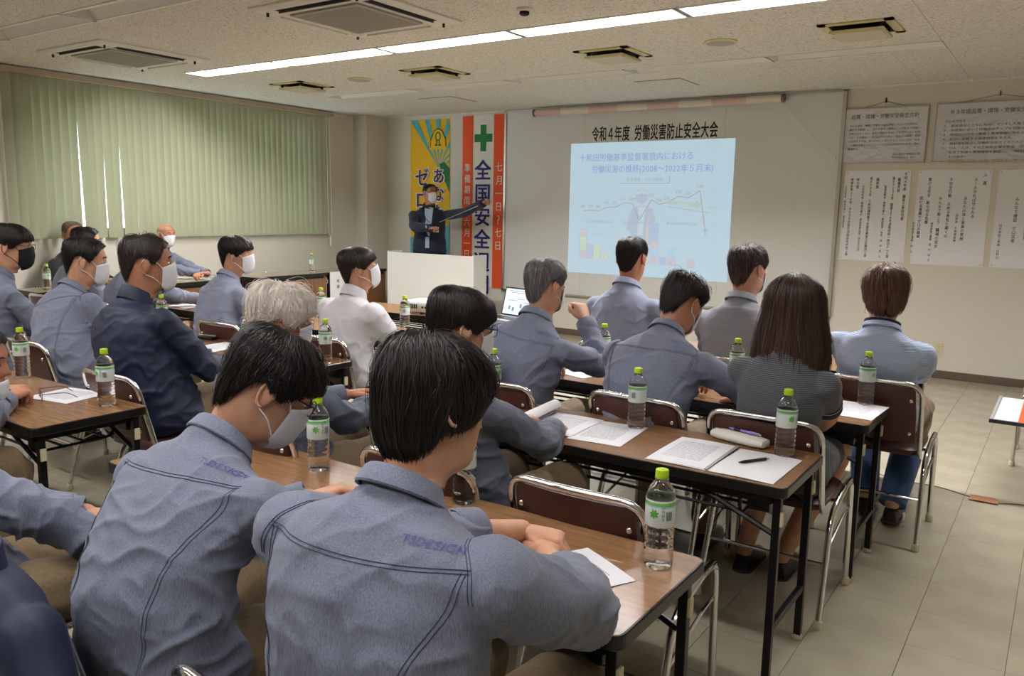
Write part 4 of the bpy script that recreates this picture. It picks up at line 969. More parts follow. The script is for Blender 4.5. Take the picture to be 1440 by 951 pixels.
# ------------------------------------------------------------------ people
def _hash(ix, iy, iz, seed):
    h = (ix*73856093) ^ (iy*19349663) ^ (iz*83492791) ^ (seed*2654435)
    h = (h ^ (h >> 13))*1274126177 & 0x7fffffff
    return ((h ^ (h >> 16)) & 0xffff)/65535.0
def fnoise(p, seed=0):
    i = np.floor(p).astype(np.int64); f = p-i; f = f*f*(3-2*f); r = 0
    for dx in (0, 1):
        for dy in (0, 1):
            for dz in (0, 1):
                w_ = (f[:, 0] if dx else 1-f[:, 0])*(f[:, 1] if dy else 1-f[:, 1])*(f[:, 2] if dz else 1-f[:, 2])
                r = r+w_*_hash(i[:, 0]+dx, i[:, 1]+dy, i[:, 2]+dz, seed)
    return r
def voxel(mb, size, smooth=4):
    """one continuous skin over overlapping closed shapes"""
    me = mesh_from('tmp', mb.verts(), mb.f); bm = bmesh.new(); bm.from_mesh(me); bmesh.ops.recalc_face_normals(bm, faces=bm.faces); bm.to_mesh(me); bm.free()
    o = bpy.data.objects.new('tmp', me); COL.objects.link(o)
    m = o.modifiers.new('r', 'REMESH'); m.mode = 'VOXEL'; m.voxel_size = size; m.adaptivity = 0
    if smooth: s_ = o.modifiers.new('s', 'SMOOTH'); s_.factor = .5; s_.iterations = smooth
    dg = bpy.context.evaluated_depsgraph_get(); ev = o.evaluated_get(dg); em = ev.to_mesh()
    v = np.empty(len(em.vertices)*3); em.vertices.foreach_get('co', v)
    nrm = np.empty(len(em.vertices)*3); em.vertices.foreach_get('normal', nrm)
    lv = np.empty(len(em.loops), dtype=np.int64); em.loops.foreach_get('vertex_index', lv)
    lt = np.empty(len(em.polygons), dtype=np.int64); em.polygons.foreach_get('loop_total', lt)
    ev.to_mesh_clear(); bpy.data.objects.remove(o); bpy.data.meshes.remove(me)
    return v.reshape(-1, 3), nrm.reshape(-1, 3), lv, lt
def fast_mesh(name, v, loops, totals, mat_, parent=None, smooth=True, attr=None):
    me = bpy.data.meshes.new(name); me.vertices.add(len(v)); me.vertices.foreach_set('co', np.asarray(v, float).ravel())
    me.loops.add(len(loops)); me.loops.foreach_set('vertex_index', np.asarray(loops, dtype=np.int32))
    totals = np.asarray(totals, dtype=np.int32); me.polygons.add(len(totals)); st = np.zeros(len(totals), dtype=np.int32); st[1:] = np.cumsum(totals)[:-1]
    me.polygons.foreach_set('loop_start', st)
    me.update(calc_edges=True)
    if smooth: me.polygons.foreach_set('use_smooth', np.ones(len(totals), dtype=bool))
    if attr is not None:
        a = me.color_attributes.new('tone', 'FLOAT_COLOR', 'POINT'); c = np.ones((len(v), 4)); c[:, :3] = attr; a.data.foreach_set('color', c.ravel())
    me.validate(); 
    if mat_: me.materials.append(mat_)
    o = bpy.data.objects.new(name, me); COL.objects.link(o)
    if parent: o.parent = parent
    return o
# head shape: height, front, back, half width
HT = np.array([(-.165, .030, -.085, .055), (-.135, .032, -.080, .054), (-.122, .045, -.080, .055), (-.112, .072, -.081, .058), (-.098, .088, -.083, .062), (-.07, .093, -.088, .067), (-.04, .095, -.094, .071), (0, .096, -.100, .075), (.03, .096, -.102, .0775), (.06, .092, -.101, .0775), (.085, .080, -.093, .070), (.105, .060, -.077, .057), (.118, .038, -.052, .038), (.125, .015, -.025, .018), (.127, -.004, -.008, .003)])
HT[:, 0] = np.where(HT[:, 0] > 0, HT[:, 0]*.89, HT[:, 0])
_zz = np.linspace(HT[0, 0], HT[-1, 0], 120)
def _sm(col):
    q = np.interp(_zz, HT[:, 0], HT[:, col]); k = np.ones(5)/5; p = np.pad(q, 2, mode='edge'); r = np.convolve(p, k, 'valid'); r[-6:] = q[-6:]; return r
_yf, _yb, _w = _sm(1), _sm(2), _sm(3)
def head_pt(th, z, face=True):
    """point on the head; th = 0 looks forward (+y)"""
    th = np.asarray(th, float); z = np.broadcast_to(np.asarray(z, float), th.shape)
    yf, yb, w_ = np.interp(z, _zz, _yf), np.interp(z, _zz, _yb), np.interp(z, _zz, _w)
    c, s_ = np.cos(th), np.sin(th); cy = (yf+yb)/2*0
    mid = -.006; x = w_*np.sign(s_)*np.abs(s_)**.92; y = np.where(c > 0, mid+(yf-mid)*np.abs(c)**.88, mid+(yb-mid)*np.abs(c)**.92)
    if face:
        fr = (c > .2)
        nose = .024*np.exp(-(x/.0105)**2)*np.clip((.026-z)/.052, 0, 1)*(z > -.034)*np.clip((z+.040)/.008, 0, 1)
        eye = -.0085*np.exp(-((np.abs(x)-.032)/.015)**2-((z-.012)/.012)**2)
        brow = .004*np.exp(-((np.abs(x)-.03)/.022)**2-((z-.034)/.009)**2)
        lip = .0055*np.exp(-(x/.020)**2-((z+.058)/.007)**2)+.005*np.exp(-(x/.018)**2-((z+.070)/.006)**2)-.003*np.exp(-(x/.022)**2-((z+.064)/.002)**2)
        chin = .006*np.exp(-(x/.022)**2-((z+.098)/.012)**2); cheek = .003*np.exp(-((np.abs(x)-.045)/.018)**2-((z+.02)/.018)**2)
        y = y+np.where(fr, nose+eye+brow+lip+chin+cheek, 0)
    return np.stack([x, y, z], -1)
def head_out(th, z, d):
    p = head_pt(th, z, False); c = np.array([0, -.006, 0.0]); v = p-c; v[..., 2] *= .55*np.clip(1, 0, 1)+.45*(np.asarray(p[..., 2]) > .05); n = np.linalg.norm(v, axis=-1, keepdims=True)
    return p+v/n*np.asarray(d)[..., None]
# materials of people
skin = mat('skin', srgb(208, 160, 130), .5, subs=.12, bump=(300, .12, 2), var=(22, srgb(198, 146, 116))); skin.node_tree.nodes['Principled BSDF'].inputs['Subsurface Radius'].default_value = (1, .35, .2)
skin_tan = mat('tanned_skin', srgb(188, 134, 104), .5, subs=.12, bump=(300, .12, 2), var=(22, srgb(176, 120, 92)))
lip_m = mat('lip_skin', srgb(176, 110, 98), .5); eye_w = mat('eye_white', srgb(226, 222, 216), .2); eye_d = mat('eye_iris', srgb(40, 26, 20), .15); brow_m = mat('brow_hair', srgb(36, 28, 26), .7)
mask_w = mat('mask_white', srgb(228, 230, 236), .8, bump=(200, .2, 2)); mask_k = mat('mask_black', srgb(22, 22, 24), .8)
def hairmat(name, c): 
    m = mat(name, c, .38, attr='tone', spec=.38); return m
hair_blk = hairmat('black_hair', srgb(24, 19, 18)); hair_brn = hairmat('dark_brown_hair', srgb(62, 44, 38)); hair_lb = hairmat('brown_hair', srgb(96, 68, 54)); hair_gry = hairmat('grey_hair', srgb(108, 106, 106)); hair_wht = hairmat('white_hair', srgb(218, 208, 198)); hair_dbr = hairmat('brownish_black_hair', srgb(46, 37, 33)); hair_stb = hairmat('stubble_hair', srgb(96, 78, 68)); hair_bald = hairmat('thin_side_hair', srgb(176, 132, 106))
def cloth(name, c, c2, stretch=(1, 1, .12), sc=260, rough=.85, bp=.25):
    return mat(name, c, rough, var=(sc, c2, stretch, .3, .7), bump=(sc*1.3, bp, 3, stretch), sheen=.15)
chambray = cloth('grey_blue_chambray', srgb(122, 128, 147), srgb(94, 99, 119), sc=420)
chambray_d = cloth('dark_chambray', srgb(102, 108, 124), srgb(76, 82, 99), sc=420)
pale_st = stripes(cloth('pale_striped_shirt', srgb(150, 156, 176), srgb(138, 144, 166), (1, 1, 1), 300), 55, srgb(112, 120, 150), 'z', .45)
blue_st = stripes(cloth('light_blue_striped_shirt', srgb(150, 170, 208), srgb(140, 160, 200), (1, 1, 1), 300), 52, srgb(214, 220, 232), 'z', .7)
grey_st = stripes(cloth('grey_striped_shirt', srgb(142, 144, 150), srgb(132, 134, 142), (1, 1, 1), 300), 55, srgb(110, 114, 128), 'z', .45)
vest_m = stripes(cloth('striped_vest', srgb(104, 106, 112), srgb(86, 88, 96), (1, 1, 1), 400), 46, srgb(40, 42, 50), 'z', .75)
navy_c = cloth('navy_nylon', srgb(24, 34, 62), srgb(18, 27, 52), (1, 1, 1), 120, .6, .1); suit_n = cloth('navy_suit', srgb(30, 34, 54), srgb(24, 28, 44), (1, 1, 1), 300); suit_k = cloth('black_suit', srgb(32, 32, 36), srgb(24, 24, 28), (1, 1, 1), 300)
white_c = cloth('white_cotton', srgb(226, 224, 228), srgb(216, 214, 220), (1, 1, 1), 300); shirt_b = cloth('pale_blue_shirt', srgb(184, 198, 222), srgb(174, 190, 216), (1, 1, 1), 300)
navy_c.node_tree.nodes['Principled BSDF'].inputs['Sheen Weight'].default_value = 0
khaki = cloth('khaki_cloth', srgb(132, 112, 84), srgb(116, 98, 72), (1, 1, 1), 120); dark_tr = cloth('dark_trouser', srgb(34, 34, 40), srgb(26, 26, 32), (1, 1, 1), 200); grey_tr = cloth('grey_trouser', srgb(92, 96, 110), srgb(80, 84, 98), (1, 1, 1), 200)
piping_w = mat('white_piping', srgb(220, 220, 222), .7); navy_trim = mat('navy_trim', srgb(24, 28, 48), .8); stitch = mat('dark_stitch', srgb(52, 58, 82), .8); letters_b = mat('embroidery_blue', srgb(70, 78, 140), .7)
shoe_m = mat('black_shoe', srgb(20, 20, 22), .35); sole_m = mat('shoe_sole', srgb(60, 56, 52), .7); sock_b = cloth('blue_sock', srgb(58, 92, 140), srgb(44, 76, 124), (1, 1, 1), 150)

def hand_proto(kind):
    """right hand, wrist at the origin, fingers along +y, back of hand up, thumb on the -x side"""
    mb = MB(); 
    def ring(y, cx, hw, hz, z=0, n=14):
        a = np.arange(n)*2*PI/n; return np.column_stack([cx+hw*np.sign(np.cos(a))*abs(np.cos(a))**.75, np.full(n, y), z+hz*np.sign(np.sin(a))*abs(np.sin(a))**.85])
    mb.loft([ring(-.03, 0, .026, .020), ring(.0, 0, .027, .018), ring(.02, .0, .033, .017), ring(.05, .0, .040, .016), ring(.078, .001, .041, .0135), ring(.090, .002, .036, .010, -.002)])
    curl = {'curl': (28, 45, 30), 'point': (60, 80, 50), 'grip': (48, 70, 40), 'flat': (10, 14, 8)}[kind]
    for k, (x, L_, r) in enumerate(((-.029, .070, .0092), (-.0095, .077, .0095), (.0105, .072, .009), (.029, .057, .008))):
        c = curl if not (kind == 'point' and k == 0) else (6, 8, 5)
        a = 0; p = np.array([x, .082-.004*abs(k-1), -.001]); pts = [p-np.array([0, .02, 0]), p]; fan = (x)*1.6
        for j, fr in enumerate((.45, .32, .26)):
            a += math.radians(c[j]+k*3); d = np.array([math.sin(fan)*math.cos(a), math.cos(a)*math.cos(fan), -math.sin(a)]); p = p+d*L_*fr; pts.append(p)
        P = smooth_path(pts, 12); mb.capsule(P, np.interp(np.linspace(0, 1, 12), [0, .5, 1], [r*1.06, r, r*.82]), 10)
    tp = [(-.018, .015, -.004), (-.040, .035, -.010), (-.050, .062, -.018), (-.042 if kind != 'flat' else -.058, .086, -.024)]
    P = smooth_path(tp, 10); mb.capsule(P, np.linspace(.0145, .0092, 10), 10)
    v, n, lv, lt = voxel(mb, .0030, 3); return v, lv, lt
HANDS = {k: hand_proto(k) for k in ('curl', 'grip', 'point', 'flat')}

def ik(S, W, pole, l1=.29, l2=.255):
    S, W = np.array(S, float), np.array(W, float); d = W-S; L_ = np.linalg.norm(d); k = min(L_, (l1+l2)*.995); sc_ = max(1, L_/((l1+l2)*.995)); l1 *= sc_; l2 *= sc_; k = L_
    u = d/L_; a = (l1*l1-l2*l2+k*k)/(2*k); h = math.sqrt(max(l1*l1-a*a, 1e-6)); p = np.array(pole, float); p = p-u*p.dot(u); p /= np.linalg.norm(p)
    return S+u*a+p*h

def hair_shell(style, vol, rz_seed, count, npts, width, Mh, hm, parent, messy=1.0, tone=(.7, 1.5), grey=0):
    rng = np.random.default_rng(rz_seed)
    tz = np.array([-.13, -.10, -.06, -.02, .02, .055, .09, .113]); tt = np.array([.001, .002, .004, .0075, .011, .013, .015, .016])*vol
    ad = np.radians(np.array([0, 30, 50, 65, 78, 88, 100, 115, 130, 150, 180]))
    zb = dict(short=[.082, .078, .062, .034, .000, .016, .034, .018, -.025, -.066, -.082],
              crop=[.085, .080, .066, .040, .010, .020, .030, .010, -.020, -.055, -.070],
              fringe=[.040, .040, .030, .012, -.008, -.002, .018, .000, -.042, -.078, -.090],
              bowl=[.030, .025, .010, -.020, -.035, -.045, -.055, -.080, -.098, -.106, -.108],
              mop=[.030, .025, .010, -.005, -.02, -.03, -.045, -.075, -.085, -.095, -.098],
              bald=[.06]*3+[.03, .0, .01, .02, .0, -.03, -.06, -.07], long=[.03, .0, -.06, -.14, -.20, -.215, -.22, -.225, -.225, -.225, -.225])[style]
    zbot = lambda th: np.interp(np.abs((th+PI) % (2*PI)-PI), ad, zb)
    ztop = .136
    if style == 'long':
        LT = np.array([(-.23, .02, -.118, .128), (-.17, .04, -.120, .130), (-.11, .07, -.120, .124), (-.05, .095, -.122, .112), (0, .104, -.125, .104), (.05, .104, -.123, .099), (.085, .090, -.110, .086), (.11, .062, -.085, .062), (.128, .028, -.046, .030), (.136, -.008, -.014, .003)])
        def S(th, z, d):
            z = np.asarray(z); yf, yb, w_ = (np.interp(z, LT[:, 0], LT[:, k]) for k in (1, 2, 3)); c, s_ = np.cos(th), np.sin(th)
            p = np.stack([w_*s_, np.where(c > 0, yf*c, -yb*c), z], -1); r = np.linalg.norm(p[..., :2], axis=-1, keepdims=True)+1e-6
            p[..., :2] *= (1+d[..., None]/r); return p
    else:
        def S(th, z, d):
            zc = np.clip(z, -.165, .113); t = np.interp(zc, tz, tt)
            if style in ('bowl',): t = t+.012*np.clip((.08-zc)/.12, 0, 1)*np.clip((zc+.12)/.05, 0, 1)
            if style in ('mop',): t = t+.010*np.clip((.08-zc)/.15, 0, 1)*np.clip((zc+.14)/.05, 0, 1)
            p = head_out(th, zc, np.zeros_like(zc)+t+d); return p
    pole_y = -.030
    def curve(th, u):
        """u = 0 at the whorl, 1 at the lower edge"""
        zb_ = zbot(th); top = ztop if style == 'long' else .1127
        if style == 'bald': top = .0620
        z = top-(top-zb_)*np.clip(u, 0, 1.2)**1.75; return z
    # dense base cap
    nt, nu = 44, 16; TH = np.linspace(0, 2*PI, nt, endpoint=False); rings = []
    for u in np.linspace(.0 if style != 'bald' else .0, .985, nu):
        z = curve(TH, np.full(nt, u)); p = S(TH, z, np.full(nt, -.0035))
        if style != 'bald': p[:, 1] += pole_y*max(0, 1-u*1.6)*.8
        rings.append(p)
    inner = [r_*np.array([.93, .93, 1])+np.array([0, 0, .002]) for r_ in rings[-1:]]
    base = MB(); base.loft(rings+inner, style != 'bald', False)
    bv = base.verts(); faces = base.f
    bl_, bt_ = [i for f in faces for i in f], [len(f) for f in faces]
    # strands
    n = count; th0 = rng.uniform(-PI, PI, n); u0 = rng.uniform(0.0, .86, n)**.9; du = rng.uniform(.22, .55, n)
    if style in ('long',): du = rng.uniform(.4, .8, n)
    u1 = np.minimum(u0+du, 1.0+rng.normal(.0, .012, n)*messy); T_ = np.linspace(0, 1, npts)
    U = u0[:, None]+(u1-u0)[:, None]*T_; wob = rng.normal(0, .055*messy, n)[:, None]*T_+rng.normal(0, .02*messy, n)[:, None]*np.sin(T_*PI*2)
    swirl = .35 if style != 'long' else .05
    TH_ = th0[:, None]+wob+swirl*(1-np.clip(U, 0, 1))**2
    lift = rng.uniform(-.002, .0045, n)[:, None]+(rng.exponential(.0030*messy, n)[:, None])*np.sin(T_*PI*.75)*(U < 2)
    if messy > 1.5: lift = lift+rng.uniform(0, .008, n)[:, None]*T_
    ck = fnoise(np.column_stack([th0*9, u0*4, np.zeros(n)]), rz_seed); clump = (ck[:, None]-.3)*.010*messy*(.4+.6*np.sin(T_*PI*.8))[None, :]; TH_ = TH_+(fnoise(np.column_stack([th0*5, u0*3, np.ones(n)]), rz_seed+2)-.5)[:, None]*.35*messy*T_[None, :]*(style != 'long'); lift = lift+clump-.002
    if style != 'long' : lift = lift*np.clip(1.15-U*.75, .2, 1)
    z = curve(TH_, U)
    if style == 'bald': z = np.minimum(z, .062)
    P = S(TH_, z, lift)
    if style != 'bald': P[..., 1] += pole_y*np.clip(1-U*1.6, 0, 1)*.8
    if style == 'long': P[..., 0] += (np.clip(U-.75, 0, 1)*rng.normal(.02, .035, n)[:, None]); P[..., 2] -= np.clip(U-.8, 0, 1)*rng.uniform(-.05, .1, n)[:, None]
    if style == 'bowl': P[..., :2] *= (1-.10*np.clip(U-.85, 0, 1)[..., None]/.15)
    Tn = np.gradient(P, axis=1); Tn /= np.linalg.norm(Tn, axis=-1, keepdims=True)+1e-9
    out = P-np.array([0, -.01, 0]); out /= np.linalg.norm(out, axis=-1, keepdims=True)+1e-9
    Sd = np.cross(Tn, out); Sd /= np.linalg.norm(Sd, axis=-1, keepdims=True)+1e-9; Nn = np.cross(Sd, Tn)
    wd = width*rng.uniform(.6, 1.4, n)[:, None]*np.array([.55]+[1]*(npts-2)+[.12])[None, :]
    A = P+Sd*wd[..., None]; B = P-Sd*wd[..., None]; Cc = P+Nn*wd[..., None]*.7
    V = np.stack([A, Cc, B], 2).reshape(-1, 3)
    idx = (np.arange(n)[:, None, None, None]*npts*3); j = np.arange(npts-1)[None, :, None, None]*3; q = np.array([[0, 1, 4, 3], [1, 2, 5, 4]])[None, None]
    F = (idx+j+q).reshape(-1, 4)+len(bv)
    tn = rng.uniform(tone[0], tone[1], n)
    if grey: g = rng.random(n) < grey; tn = np.where(g, tn*3.2, tn)
    tn = np.repeat(tn, npts*3); attr = np.concatenate([np.full(len(bv), tone[0]*.8), tn])
    V = np.vstack([bv, V]); Mh_ = np.array(Mh); V = V @ Mh_[:3, :3].T+Mh_[:3, 3]
    return fast_mesh('hair', V, np.concatenate([bl_, F.ravel()]), np.concatenate([bt_, np.full(len(F), 4)]), hm, parent, True, np.repeat(attr[:, None], 3, 1))

SHOWN = []
def person(label, hip, head, facing=0, yaw=0, pitch=0, roll=0, seat=.53, top=chambray, trousers=khaki, hair=('short', 1.0, hair_blk, 1.0), mask=None, glasses=None,
           wr=None, wl=None, pole_r=(.8, -.1, -1), pole_l=(-.8, -.1, -1), bw=1.0, bd=1.0, cuff=.86, sleeve_r=1.0, hands=('curl', 'curl'), hand_dir=None, hunch=0.0, skinm=None, near=1,
           seams=False, collar=True, standing=False, legs='chair', foot=None, group='seated listeners', seed=0, shoulder=1.0, wrinkle=1.0, extra=None, hscale=.97, collar_m=None, knee_y=.44, rollup=False, sx_=0.0, drop=0.0, arm=1.0):
    """builds one figure; hip = floor point under the pelvis, head = centre of the head, both in the room"""
    skinm = skinm or skin; fr = math.radians(facing); root = empty('person', (hip[0], hip[1], 0), fr, label, 'person', group)
    R = Matrix.Rotation(-fr, 3, 'Z'); toL = lambda p: np.array(R @ (Vector(p)-Vector((hip[0], hip[1], 0))))
    H = toL(head); Mh = Matrix.Translation(H) @ Matrix.Rotation(math.radians(-yaw), 4, 'Z') @ Matrix.Rotation(math.radians(-pitch), 4, 'X') @ Matrix.Rotation(math.radians(roll), 4, 'Y') @ Matrix.Scale(hscale, 4)
    Mn = np.array(Mh); px = lambda p: np.asarray(p) @ Mn[:3, :3].T+Mn[:3, 3]
    nb = np.array(Mh @ Vector((0, -.032, -.115)))+np.array([0, -.022, -.028])
    P0 = np.array([0, 0, seat]); P1 = P0+np.array([0, -.05-.05*hunch, (nb[2]-seat)*.38]); P2 = nb+np.array([0, -.045-.09*hunch, -(nb[2]-seat)*.34])
    def spine(s_): s_ = np.asarray(s_, float)[..., None]; return (1-s_)**3*P0+3*s_*(1-s_)**2*P1+3*s_*s_*(1-s_)*P2+s_**3*nb
    def frame(s_):
        t = spine(min(s_+.02, 1.0))-spine(min(s_+.02, 1.0)-.04); t /= np.linalg.norm(t); tw = math.radians(sx_)*s_; L_ = np.array([math.cos(tw), math.sin(tw), -drop*min(1, s_*1.3)]); L_ = L_-t*L_.dot(t); L_ /= np.linalg.norm(L_); D = np.cross(t, L_); return t, L_, D
    def torso_rings(sec, n=36, pw=.86):
        out = []
        for s_, w_, d_ in sec:
            c = spine(min(max(s_, 0), 1.0)); t, L_, D = frame(min(max(s_, .02), .98)); c = c+t*(max(s_-1, 0)+min(s_, 0))*.5
            a = np.arange(n)*2*PI/n; ca, sa = np.cos(a), np.sin(a); k = pw if s_ < .9 else 1.0
            out.append(c+L_*(w_*np.sign(ca)*abs(ca)**k)[:, None]+D*(d_*np.sign(sa)*abs(sa)**k)[:, None])
        return out
    SH = shoulder
    sec = [(-.08, .178*bw, .135*bd), (.0, .186*bw, .142*bd), (.15, .178*bw, .136*bd), (.32, .170*bw, .128*bd), (.5, .172*bw, .124*bd), (.64, .180*bw*SH, .122*bd), (.74, .184*bw*SH, .114*bd), (.81, .168*bw*SH, .104*bd), (.88, .134*bw*SH, .092*bd), (.94, .094, .080), (1.0, .066, .068)]
    t8, L8, D8 = frame(.82); shj = {s_: spine(.745)+L8*s_*.172*bw*SH+t8*.010 for s_ in (-1, 1)}
    arms = {}
    for s_, wsp, pl in ((1, wr, pole_r), (-1, wl, pole_l)):
        W = toL(wsp) if wsp is not None else np.array([s_*.10, .36, .728]); E = ik(shj[s_], W, pl, .29*arm, .255*arm); arms[s_] = (shj[s_], E, W)
    # ---- body: one figure of skin under the clothes
    body = MB()
    b_sec = [(s_, w_*.76, d_*.76) for s_, w_, d_ in sec]
    rings = [r for r in torso_rings(b_sec, 40)]
    # head rings share the angular order of the torso rings (angle measured from +x)
    ang = np.arange(40)*2*PI/40; th = PI/2-ang
    nz = 34 if near else 24
    zs = np.concatenate([np.linspace(-.150, .088, nz), [.096, .101, .106, .1095, .1118]])
    neck = [px(head_pt(th, z_)) for z_ in zs]
    tn_, Ln, Dn = frame(.98); nr = nb+tn_*.02+Ln*(.056*np.cos(ang))[:, None]+Dn*(.058*np.sin(ang))[:, None]
    body.loft(rings+[nr]+neck)
    for s_ in (-1, 1):   # ears
        a = np.linspace(-.45*PI, 1.15*PI, 12); c = np.array([s_*.0755, -.012, -.004])
        e = c+np.column_stack([s_*(.004+.010*np.clip(-np.cos(a), -.3, 1)*0+.008), 0*a, 0*a]) if False else None
        pth = np.column_stack([np.full(12, s_*.087)+s_*.004*np.cos(a+2.6), -.014-.018*np.sin(a-.3), -.003+.033*np.cos(a-.3)])
        body.tube(px(pth), .0036*hscale, 7); eb = MB().ball((0, 0, 0), (.0065, .018, .031), 12, 8); eb.xf(Matrix.Translation((s_*.082, -.012, -.004)) @ Matrix.Rotation(s_*math.radians(-18), 4, 'Z')); body.add(px(eb.verts()), eb.f)
    for s_ in (-1, 1):
        S_, E, W = arms[s_]; pth = smooth_path([S_, (S_+E)/2, E, (E+W)/2, W], 16); body.capsule(pth, np.interp(np.linspace(0, 1, 16), [0, .45, .55, .7, 1], [.036, .038, .038, .037, .026]), 14)
        hv, hl, hlt = HANDS[hands[0] if s_ > 0 else hands[1]]; hv = hv.copy()
        if s_ < 0: hv[:, 0] *= -1
        fd = (W-E)/np.linalg.norm(W-E)
        if hand_dir and hand_dir[0 if s_ > 0 else 1] is not None: fd = np.array(hand_dir[0 if s_ > 0 else 1], float); fd /= np.linalg.norm(fd)
        upv = np.array([s_*.25, 0, 1.0]); zx = upv-fd*upv.dot(fd); zx /= np.linalg.norm(zx); xx_ = np.cross(fd, zx)
        Hm = np.column_stack([xx_, fd, zx]); hv = hv @ Hm.T+W+fd*.012
        k = 0; fcs = []
        ho = np.cumsum(np.concatenate([[0], hlt])); fcs = [tuple(hl[ho[i]:ho[i+1]][::-1] if s_ < 0 else hl[ho[i]:ho[i+1]]) for i in range(len(hlt))]
        body.add(hv, fcs)
    # legs
    knees = {}; ankles = {}
    for s_ in (-1, 1):
        hj = np.array([s_*.09, 0.02, seat+.01])
        if standing: kn = np.array([s_*.10, .02, .50]); an = np.array([s_*.11, 0, .09])
        else:
            kn = np.array([s_*.13, knee_y, .515]); an = np.array([s_*.13, knee_y-.06, .09])
            if foot and foot[0 if s_ > 0 else 1] is not None: an = toL(foot[0 if s_ > 0 else 1])
        knees[s_], ankles[s_] = kn, an
        body.capsule(smooth_path([hj, (hj+kn)/2, kn, (kn+an)/2+np.array([0, -.01, 0]), an], 14), np.interp(np.linspace(0, 1, 14), [0, .45, .55, .72, 1], [.070, .052, .050, .050, .034]), 12)
    bo = obj('body', body, skinm, root, smooth=True)
    SHOWN.append(bo)
    # ---- shirt: torso and sleeves grown into one skin of cloth
    vs = {2: .0062, 1: .008, 0: .011}[near]
    sh = MB(); sh.loft(torso_rings(sec, 40))
    if standing: pass
    for s_ in (-1, 1):
        S_, E, W = arms[s_]; f_ = cuff; 
        if f_ >= 0:
            Wc = E+(W-E)*f_; pth = smooth_path([S_, (S_+E)/2, E, (E+Wc)/2, Wc], 16); rr = np.interp(np.linspace(0, 1, 16), [0, .25, .5, .75, 1], np.array([.060, .060, .057, .053, .046])*sleeve_r*(bw*.5+.5))
        else:
            Wc = S_+(E-S_)*(-f_); pth = smooth_path([S_, (S_+Wc)/2, Wc], 10); rr = np.linspace(.068, .060, 10)*sleeve_r*(bw*.5+.5)
        sh.capsule(pth, rr, 18); sh.ball(S_-L8*s_*.035, (.070*bw, .066*bd, .062), 16, 10)
        arms[s_] = (S_, E, W, Wc, rr[-1], pth)
    v, nrm, lv, lt = voxel(sh, vs, 7 if near else 5)
    # folds
    wob = 0.0
    dz = v-P0; hgt = np.clip(dz[:, 2]/(nb[2]-seat), 0, 1.2)
    ts = np.clip(1-np.abs(v[:, 0])/(.21*bw), 0, 1) > 0
    q1 = np.column_stack([v[:, 0]*5+v[:, 2]*9, v[:, 1]*6, v[:, 2]*11-v[:, 0]*7]); q2 = np.column_stack([v[:, 0]*9-v[:, 2]*8, v[:, 1]*9, v[:, 2]*17+v[:, 0]*9])
    r1 = (1-np.abs(2*fnoise(q1+fnoise(v*9, seed+3)[:, None]*1.4, seed)-1))**3*2-.6; r2 = (1-np.abs(2*fnoise(q2+fnoise(v*14, seed+5)[:, None]*1.2, seed+1)-1))**3*2-.6
    big = fnoise(v*7.0+3.1, seed+9)-.5
    near_pt = lambda c, r: np.exp(-np.sum((v-c)**2, 1)/r**2)
    wgt = .35+.55*np.exp(-((hgt-.15)/.28)**2)
    for s_ in (-1, 1):
        S_, E, W = arms[s_][:3]; wgt = wgt+.9*near_pt(E, .11)+.55*near_pt(S_+np.array([0, 0, -.12])-L8*s_*.03, .10)+.5*near_pt((E+W)/2, .10)
    disp = (r1*.0085+r2*.0055)*wgt*wrinkle+big*.010*wrinkle
    # tight bottom: draw in the hem
    v = v+nrm*(disp-.004)[:, None]
    so_ = fast_mesh('shirt', v, lv, lt, top, root, True)
    # cuffs
    for s_ in (-1, 1):
        S_, E, W, Wc, rc, pth = arms[s_]; d = pth[-1]-pth[-3]; d /= np.linalg.norm(d); N_ = np.cross(d, [0, 0, 1.0]); N_ /= np.linalg.norm(N_); B_ = np.cross(d, N_); a = np.arange(20)*2*PI/20
        ringc = lambda r, o: pth[-1]+d*o+r*(np.cos(a)[:, None]*N_+np.sin(a)[:, None]*B_)
        ex = rc*.92
        cm = MB().loft([ringc(rc*.98, -.035 if not rollup else -.05), ringc(rc*1.03, -.03), ringc(rc*1.02, rc*.55), ringc(rc*.96, rc*.62), ringc(rc*.86, rc*.60), ringc(rc*.84, rc*.2)], False, False)
        obj('cuff', cm, collar_m or top, root, smooth='auto')
        if extra and 'piping' in extra: obj('piping', MB().loft([ringc(rc*1.045, -.030), ringc(rc*1.055, -.027), ringc(rc*1.045, -.024)], False, False), piping_w, root, smooth='auto')
    # collar
    if collar:
        t9, L9, D9 = frame(.97); a = np.arange(28)*2*PI/28; c0_ = spine(.97)+t9*.006
        if collar == 'stand': prof = [(.080, -.022), (.078, .0), (.070, .034), (.068, .037), (.063, .034), (.062, .0)]
        else: prof = [(.068, -.015), (.070, .0), (.067, .020), (.067, .024), (.071, .021), (.083, -.008), (.081, -.012), (.075, -.010), (.068, .002)]
        ringc = lambda r, o: c0_+t9*(o-.012*np.sin(a)[:, None]*1.3)+L9*(r*1.02*np.cos(a))[:, None]+D9*(r*np.sin(a))[:, None]
        obj('collar', MB().loft([ringc(r, o) for r, o in prof], False, False), collar_m if (collar_m and collar == 'stand') else top, root, smooth='auto')
        if extra and 'lanyard' in extra: obj('lanyard', MB().loft([ringc(r, o) for r, o in ((.0765, .010), (.0765, .022), (.0755, .022), (.0755, .010))], False, False), navy_trim, root, smooth='auto')
